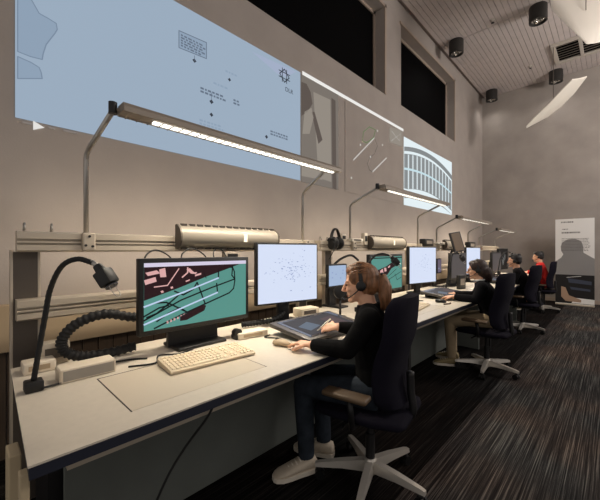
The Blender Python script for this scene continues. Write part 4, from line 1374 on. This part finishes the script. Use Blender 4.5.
def hair_ponytail(m):
    def fn(t, rot, H):
        b = MB()
        b.ell(H(-0.022, 0, 0.044), (0.096, 0.083, 0.086), rot)
        b.ell(H(-0.045, 0, 0.005), (0.072, 0.078, 0.085), rot)
        b.ell(H(0.030, 0, 0.085), (0.052, 0.062, 0.036), rot)
        for sg in (-1, 1):
            b.ell(H(0.020, sg * 0.060, 0.045), (0.042, 0.018, 0.046), rot)
        b.ell(H(-0.118, 0, 0.028), (0.030, 0.026, 0.028), rot)
        b.tube([H(-0.100, 0, 0.030), H(-0.132, 0.008, 0.024), H(-0.140, 0.016, -0.030), H(-0.134, 0.022, -0.090), H(-0.130, 0.026, -0.140), H(-0.122, 0.028, -0.165)], [0.022, 0.030, 0.038, 0.036, 0.024, 0.008], 14)
        h = remeshed(b, 'hair', m, t, 0.005, 2)
        st = MB()
        rnd = random.Random(3)
        for i in range(46):
            q = rnd.uniform(-1, 1)
            a0 = rnd.uniform(-0.2, 0.8)
            y = 0.083 * q
            up = 0.044 + 0.088 * math.sqrt(max(0, 1 - q * q * 0.9)) * math.cos(a0)
            P = smooth_path([H(0.055 - abs(q) * 0.02, y * 0.9, up * 0.86 + 0.006), H(-0.01, y * 1.0, up + 0.003), H(-0.075, y * 0.75, up * 0.78), H(-0.115, y * 0.15, 0.034)], 14)
            st.tube(P, [0.0012] + [0.003] * (len(P) - 2) + [0.0012], 5)
        for i in range(26):
            q = rnd.uniform(-1, 1)
            w = rnd.uniform(-1, 1)
            P = smooth_path([H(-0.125, 0.02 * q, 0.035), H(-0.140 - 0.020 * w, 0.012 + 0.034 * q, -0.02), H(-0.136 - 0.026 * w, 0.022 + 0.033 * q, -0.085), H(-0.128 - 0.028 * w, 0.026 + 0.026 * q, -0.15 - 0.04 * rnd.random())], 14)
            st.tube(P, [0.002] + [0.0036] * (len(P) - 2) + [0.001], 5)
        st.build('hair_strands', m, h, True, world=True, root=t)
        MB().lathe([(0.024, -0.008), (0.029, 0), (0.024, 0.008)], H(-0.128, 0.003, 0.028), rot @ V((-1, 0, -0.25))).build('hair_tie', M['black'], h, True, world=True, root=t)
    return fn
def hair_long(m):
    def fn(t, rot, H):
        b = MB()
        b.ell(H(-0.020, 0, 0.042), (0.100, 0.086, 0.090), rot)
        b.ell(H(-0.050, 0, -0.005), (0.075, 0.084, 0.095), rot)
        b.ell(H(0.030, 0, 0.082), (0.055, 0.064, 0.040), rot)
        for sg in (-1, 1):
            b.ell(H(0.020, sg * 0.064, 0.045), (0.046, 0.022, 0.050), rot)
        b.tube([H(-0.07, 0, 0.0), H(-0.092, 0, -0.06), H(-0.105, 0, -0.11), H(-0.11, 0, -0.15)], [0.075, 0.066, 0.050, 0.028], 14)
        remeshed(b, 'hair', m, t, 0.006, 3)
    return fn
def hair_short(m):
    def fn(t, rot, H):
        b = MB()
        b.ell(H(-0.022, 0, 0.044), (0.097, 0.082, 0.084), rot)
        b.ell(H(-0.052, 0, 0.000), (0.058, 0.074, 0.072), rot)
        b.ell(H(0.040, 0, 0.088), (0.048, 0.060, 0.030), rot)
        for k in range(14):
            a = k * 2.4
            b.ell(H(-0.02 + 0.07 * math.cos(a), 0.05 * math.sin(a), 0.098 + 0.012 * math.sin(3 * a)), (0.024, 0.022, 0.020), rot, 10, 6)
        remeshed(b, 'hair', m, t, 0.006, 2)
    return fn

# woman in the foreground
J1 = dict(pelvis=(-0.955, 1.615, 0.545), chest=(-0.97, 1.602, 0.80), neck=(-0.995, 1.588, 0.995), head=(-1.032, 1.568, 1.108), look=(-0.86, -0.47, -0.12),
          shL=(-0.905, 1.455, 0.945), shR=(-1.070, 1.735, 0.945), elL=(-0.985, 1.375, 0.785), elR=(-1.06, 1.79, 0.79), wrL=(-1.195, 1.325, 0.782), wrR=(-1.245, 1.625, 0.822),
          hdL=(-0.95, -0.10, -0.02), hdR=(-0.90, -0.36, -0.12), curlL=(0.28, 0.1), curlR=(0.62, 0.5), pdR=(-0.2, 0.45, -0.85),
          hipL=(-0.90, 1.535, 0.535), hipR=(-0.975, 1.70, 0.535), knL=(-1.315, 1.395, 0.505), knR=(-1.365, 1.60, 0.50), anL=(-1.30, 1.405, 0.10), anR=(-1.33, 1.60, 0.10),
          toeL=(-1.375, 1.225, 0.04), toeR=(-1.50, 1.52, 0.04))
person('person with auburn ponytail in black sweater and jeans writing on a pen display, nearest', J1,
       dict(skin=M['skin'], top=M['sweater'], trousers=M['jeans'], shoe=M['shoe'], sole=M['sole']), hair_ponytail(M['auburn']), 0.0045)
headset(J1, 'black headset worn on the auburn head')
# pen in her right hand
wp = V(J1['wrR']) + V((-0.085, -0.045, -0.01))
o = MB().tube([wp + V((-0.05, -0.01, -0.045)), wp + V((-0.04, -0.008, -0.036)), wp + V((0.05, 0.025, 0.055))], [0.0015, 0.0045, 0.0045], 8).build('stylus', M['paper'], None, True)
tag(o, 'pale stylus held over the nearest pen display', 'stylus')

def seated(x, y, ang, z=1.08, lean=0.05, hands=((0.40, 0.13), (0.40, -0.13)), hz=0.80, look_dz=-0.08, knee=0.43):
    """joints of a seated figure facing ang (radians); hands = (forward, left) offsets"""
    f = V((math.cos(ang), math.sin(ang), 0))
    l = V((-f.y, f.x, 0))
    c = V((x, y, 0))
    def at(a, q, zz):
        return tuple(c + f * a + l * q + V((0, 0, zz)))
    J = dict(pelvis=at(0, 0, 0.545), chest=at(lean * 0.6, 0, 0.545 + (z - 0.57) * 0.45), neck=at(lean * 1.4, 0, z - 0.125), head=at(lean * 1.4 + 0.03, 0, z), look=tuple(f + V((0, 0, look_dz))),
             shL=at(lean * 1.2, 0.165, z - 0.175), shR=at(lean * 1.2, -0.165, z - 0.175),
             hipL=at(0, 0.085, 0.535), hipR=at(0, -0.085, 0.535))
    for S_, (a, q) in zip('LR', hands):
        sg = 1 if S_ == 'L' else -1
        J['wr' + S_] = at(a - 0.08, q, hz)
        J['el' + S_] = at(lean + 0.06 + (a - 0.4) * 0.3, sg * 0.21, max(0.76, hz - 0.02))
        J['hd' + S_] = tuple(f * 1.0 - l * sg * 0.15 + V((0, 0, -0.1)))
        J['curl' + S_] = (0.3, 0.1)
        J['kn' + S_] = at(knee, sg * 0.12, 0.505)
        J['an' + S_] = at(knee - 0.02, sg * 0.12, 0.10)
        J['toe' + S_] = at(knee + 0.16, sg * 0.15, 0.04)
    return J
J2 = seated(-0.955, 4.06, R(196), 1.075, 0.09, ((0.47, 0.19), (0.48, -0.06)), 0.785)
p2 = person('person with long dark hair and glasses in charcoal sweater and khaki trousers', J2,
       dict(skin=M['skin'], top=M['sweater2'], trousers=M['khaki'], shoe=M['shoed'], sole=M['sole']), hair_long(M['brown']), 0.006)
rot, H = head_frame(J2['head'], J2['look'])
MB().lathe([(0.066, -0.012), (0.060, 0.012)], V(J2['neck']) + V((0, 0, 0.012)), V((-0.1, 0, 1))).build('collar', M['collar'], p2, True, world=True)
headset(J2, 'dark headset worn on the long-haired head with glasses')
t = thing('eyeglasses', 'dark framed glasses on the long-haired person', 'glasses', H(0.09, 0, 0.005))
for sg in (-1, 1):
    P = [H(0.098, sg * 0.033 + 0.024 * math.cos(k * math.pi / 8), 0.004 + 0.019 * math.sin(k * math.pi / 8)) for k in range(17)]
    MB().tube(P, 0.003, 6).build('rim', M['black'], t, True, world=True)
    MB().tube([H(0.098, sg * 0.057, 0.008), H(0.05, sg * 0.078, 0.010), H(-0.005, sg * 0.083, 0.006)], 0.003, 6).build('temple', M['black'], t, True, world=True)
J3 = seated(-1.03, 6.38, R(186), 1.12, 0.09, ((0.40, 0.10), (0.40, -0.12)), 0.80)
person('person with short dark hair in dark short-sleeved shirt, third in the row', J3,
       dict(skin=M['skin2'], top=M['tee'], trousers=M['trousers'], shoe=M['shoed'], sole=M['sole']), hair_short(M['blackh']), 0.007, True)
headset(J3, 'black headset on the person in the dark shirt')
J4 = seated(-1.09, 8.64, R(192), 1.15, 0.04, ((0.36, 0.12), (0.36, -0.12)), 0.82, -0.12)
person('person in a bright red shirt, farthest in the row', J4,
       dict(skin=M['skin'], top=M['red'], trousers=M['trousers'], shoe=M['shoed'], sole=M['sole']), hair_short(M['blackh']), 0.007)
headset(J4, 'black headset on the person in red')

# spare headset hung on the upright
t = thing('headset', 'black headset hung on the rail post beside the nearest bright monitor', 'headset', (RX + 0.04, 2.70, 1.405), R(14))
P = [(0.02, 0.105 * math.cos(math.pi * k / 16), -0.01 + 0.125 * math.sin(math.pi * k / 16)) for k in range(17)]
MB().loft(P, [(0.018, 0.009)] * 17, (1, 0, 0), 8).build('headband', M['black'], t, True)
for sg in (-1, 1):
    MB().lathe([(0.05, 0), (0.068, 0.008), (0.068, 0.034), (0.05, 0.044)], (0.02, sg * 0.045, -0.035), V((0, sg, 0))).build('ear_cup', M['black'], t, True, angle=40)
MB().tube(smooth_path([(0.02, -0.085, -0.01), (0.06, -0.10, -0.05), (0.05, -0.12, -0.12), (0.0, -0.12, -0.2)], 16), 0.004, 6).build('cable', M['black'], t, True)

# ------------------------------------------------------------------ banner
t = thing('roll_up_banner', 'white roll-up banner with a grey head print and dark photo by the far wall', 'banner', (-0.66, 9.9, 0), 0)
W = 0.35
def bn(x0, x1, z0, z1, k, m, name):
    return MB().mm(x0, x1, -0.002 - 0.001 * k, -0.001 * k, z0, z1).build(name, m, t)
MB().mm(-W, W, -0.03, 0.09, 0, 0.04, 0.01).build('base_cassette', M['alu'], t)
MB().cyl((0, 0.04, 0.03), (0, 0.012, 2.04), 0.01, seg=8).build('support_pole', M['steel'], t, True)
pr = bn(-W, W, 0.04, 2.03, 0, M['banner'], 'printed_sheet')
def bpoly(name, m, pts, k):
    MB().prism([(x, -0.002 - 0.001 * k, z) for x, z in pts], (0, -1, 0), 0.001).build(name, m, pr)
bpoly('grey_print', M['bgrey'], [(-W, 0.72), (W, 0.72), (W, 1.10), (0.24, 1.18), (0.16, 1.24), (0.15, 1.42), (0.12, 1.50), (0.02, 1.56), (-0.12, 1.55), (-0.22, 1.48), (-0.25, 1.38), (-0.24, 1.28), (-0.20, 1.20), (-0.24, 1.12), (-W, 1.02)], 1)
bpoly('dark_print', M['bdark'], [(-W, 0.05), (W, 0.05), (W, 0.72), (-W, 0.72)], 1)
bpoly('desk_print', M['banner'], [(-0.05, 0.06), (W, 0.06), (W, 0.17), (0.0, 0.19)], 2)
bpoly('arm_print', M['bskin'], [(-0.24, 0.44), (-0.16, 0.42), (-0.10, 0.24), (0.12, 0.15), (0.12, 0.09), (-0.16, 0.10), (-0.24, 0.2)], 3)
bpoly('console_print', M['bblue'], [(-0.12, 0.64), (0.3, 0.58), (0.3, 0.50), (-0.1, 0.54)], 2)
bpoly('console_print', M['bblue'], [(-0.08, 0.44), (0.28, 0.40), (0.28, 0.35), (-0.06, 0.38)], 2)
bpoly('highlight_print', M['banner'], [(-0.14, 0.66), (0.12, 0.70), (0.12, 0.69), (-0.14, 0.65)], 2)
b = MB()
for z, x0, x1, h in ((1.94, -0.24, -0.02, 0.03), (1.78, -0.22, -0.12, 0.02), (1.69, -0.23, 0.10, 0.035)):
    x = x0
    while x < x1:
        l = random.choice((0.012, 0.02, 0.03))
        b.mm(x, min(x + l, x1), -0.005, -0.003, z, z + h)
        x += l + 0.010
for r in range(9):
    x = -0.23
    z = 1.56 - r * 0.035
    while x < 0.24:
        l = random.choice((0.015, 0.025, 0.04))
        b.mm(x, x + l, -0.0055, -0.0035, z, z + 0.012)
        x += l + 0.012
b.build('print_text', M['btext'], pr)['kind'] = 'stuff'

# ------------------------------------------------------------------ light
for i, (y, L, e) in enumerate(((1.25, 2.0, 5.8), (3.6, 1.9, 5.2), (5.9, 1.9, 5.0), (8.3, 1.9, 8.0))):
    # light thrown onto the wall by the rail lights
    area('rail_wall_light', (RX - 0.09, y, 1.40), 0.05, L, e, (1, 0.85, 0.66), (0, R(80), 0))
for (l, lab) in dls:
    s_ = bpy.data.lights.new('downlight_beam', 'SPOT')
    s_.energy = 14
    s_.color = (1, 0.95, 0.9)
    s_.spot_size = R(150)
    s_.spot_blend = 1.0
    s_.shadow_soft_size = 0.1
    o = bpy.data.objects.new('downlight_beam', s_)
    o.location = (l[0], l[1], l[2] - 0.29)
    COL.objects.link(o)
for (l, e) in (((2.3, 7.4, 4.0), 370), ((2.4, 2.4, 4.2), 50)):  # added fill lights without fixtures, to brighten ceiling and far wall
    p_ = bpy.data.lights.new('room_fill_light', 'POINT')
    p_.energy = e
    p_.color = (1, 0.93, 0.88)
    p_.shadow_soft_size = 0.5
    o = bpy.data.objects.new('room_fill_light', p_)
    o.location = l
    COL.objects.link(o)
w = bpy.data.worlds.new('room_ambient')
SC.world = w
w.use_nodes = True
w.node_tree.nodes['Background'].inputs[0].default_value = (1.0, 0.93, 0.88, 1)
w.node_tree.nodes['Background'].inputs[1].default_value = 0.42

# ------------------------------------------------------------------ camera
cd = bpy.data.cameras.new('camera')
cd.sensor_width = 36
cd.lens = 36 * 326 / 600
cd.clip_start = 0.02
cam = bpy.data.objects.new('camera', cd)
cam.location = (0, 0, 1.30)
cam.rotation_euler = (R(90), 0, math.atan2(0.6934, 0.7206))
COL.objects.link(cam)
SC.camera = cam
SC.view_settings.view_transform = 'Standard'
SC.view_settings.look = 'None'
SC.view_settings.gamma = 1
SC.view_settings.exposure = 0.0
SC.view_settings.use_curve_mapping = False
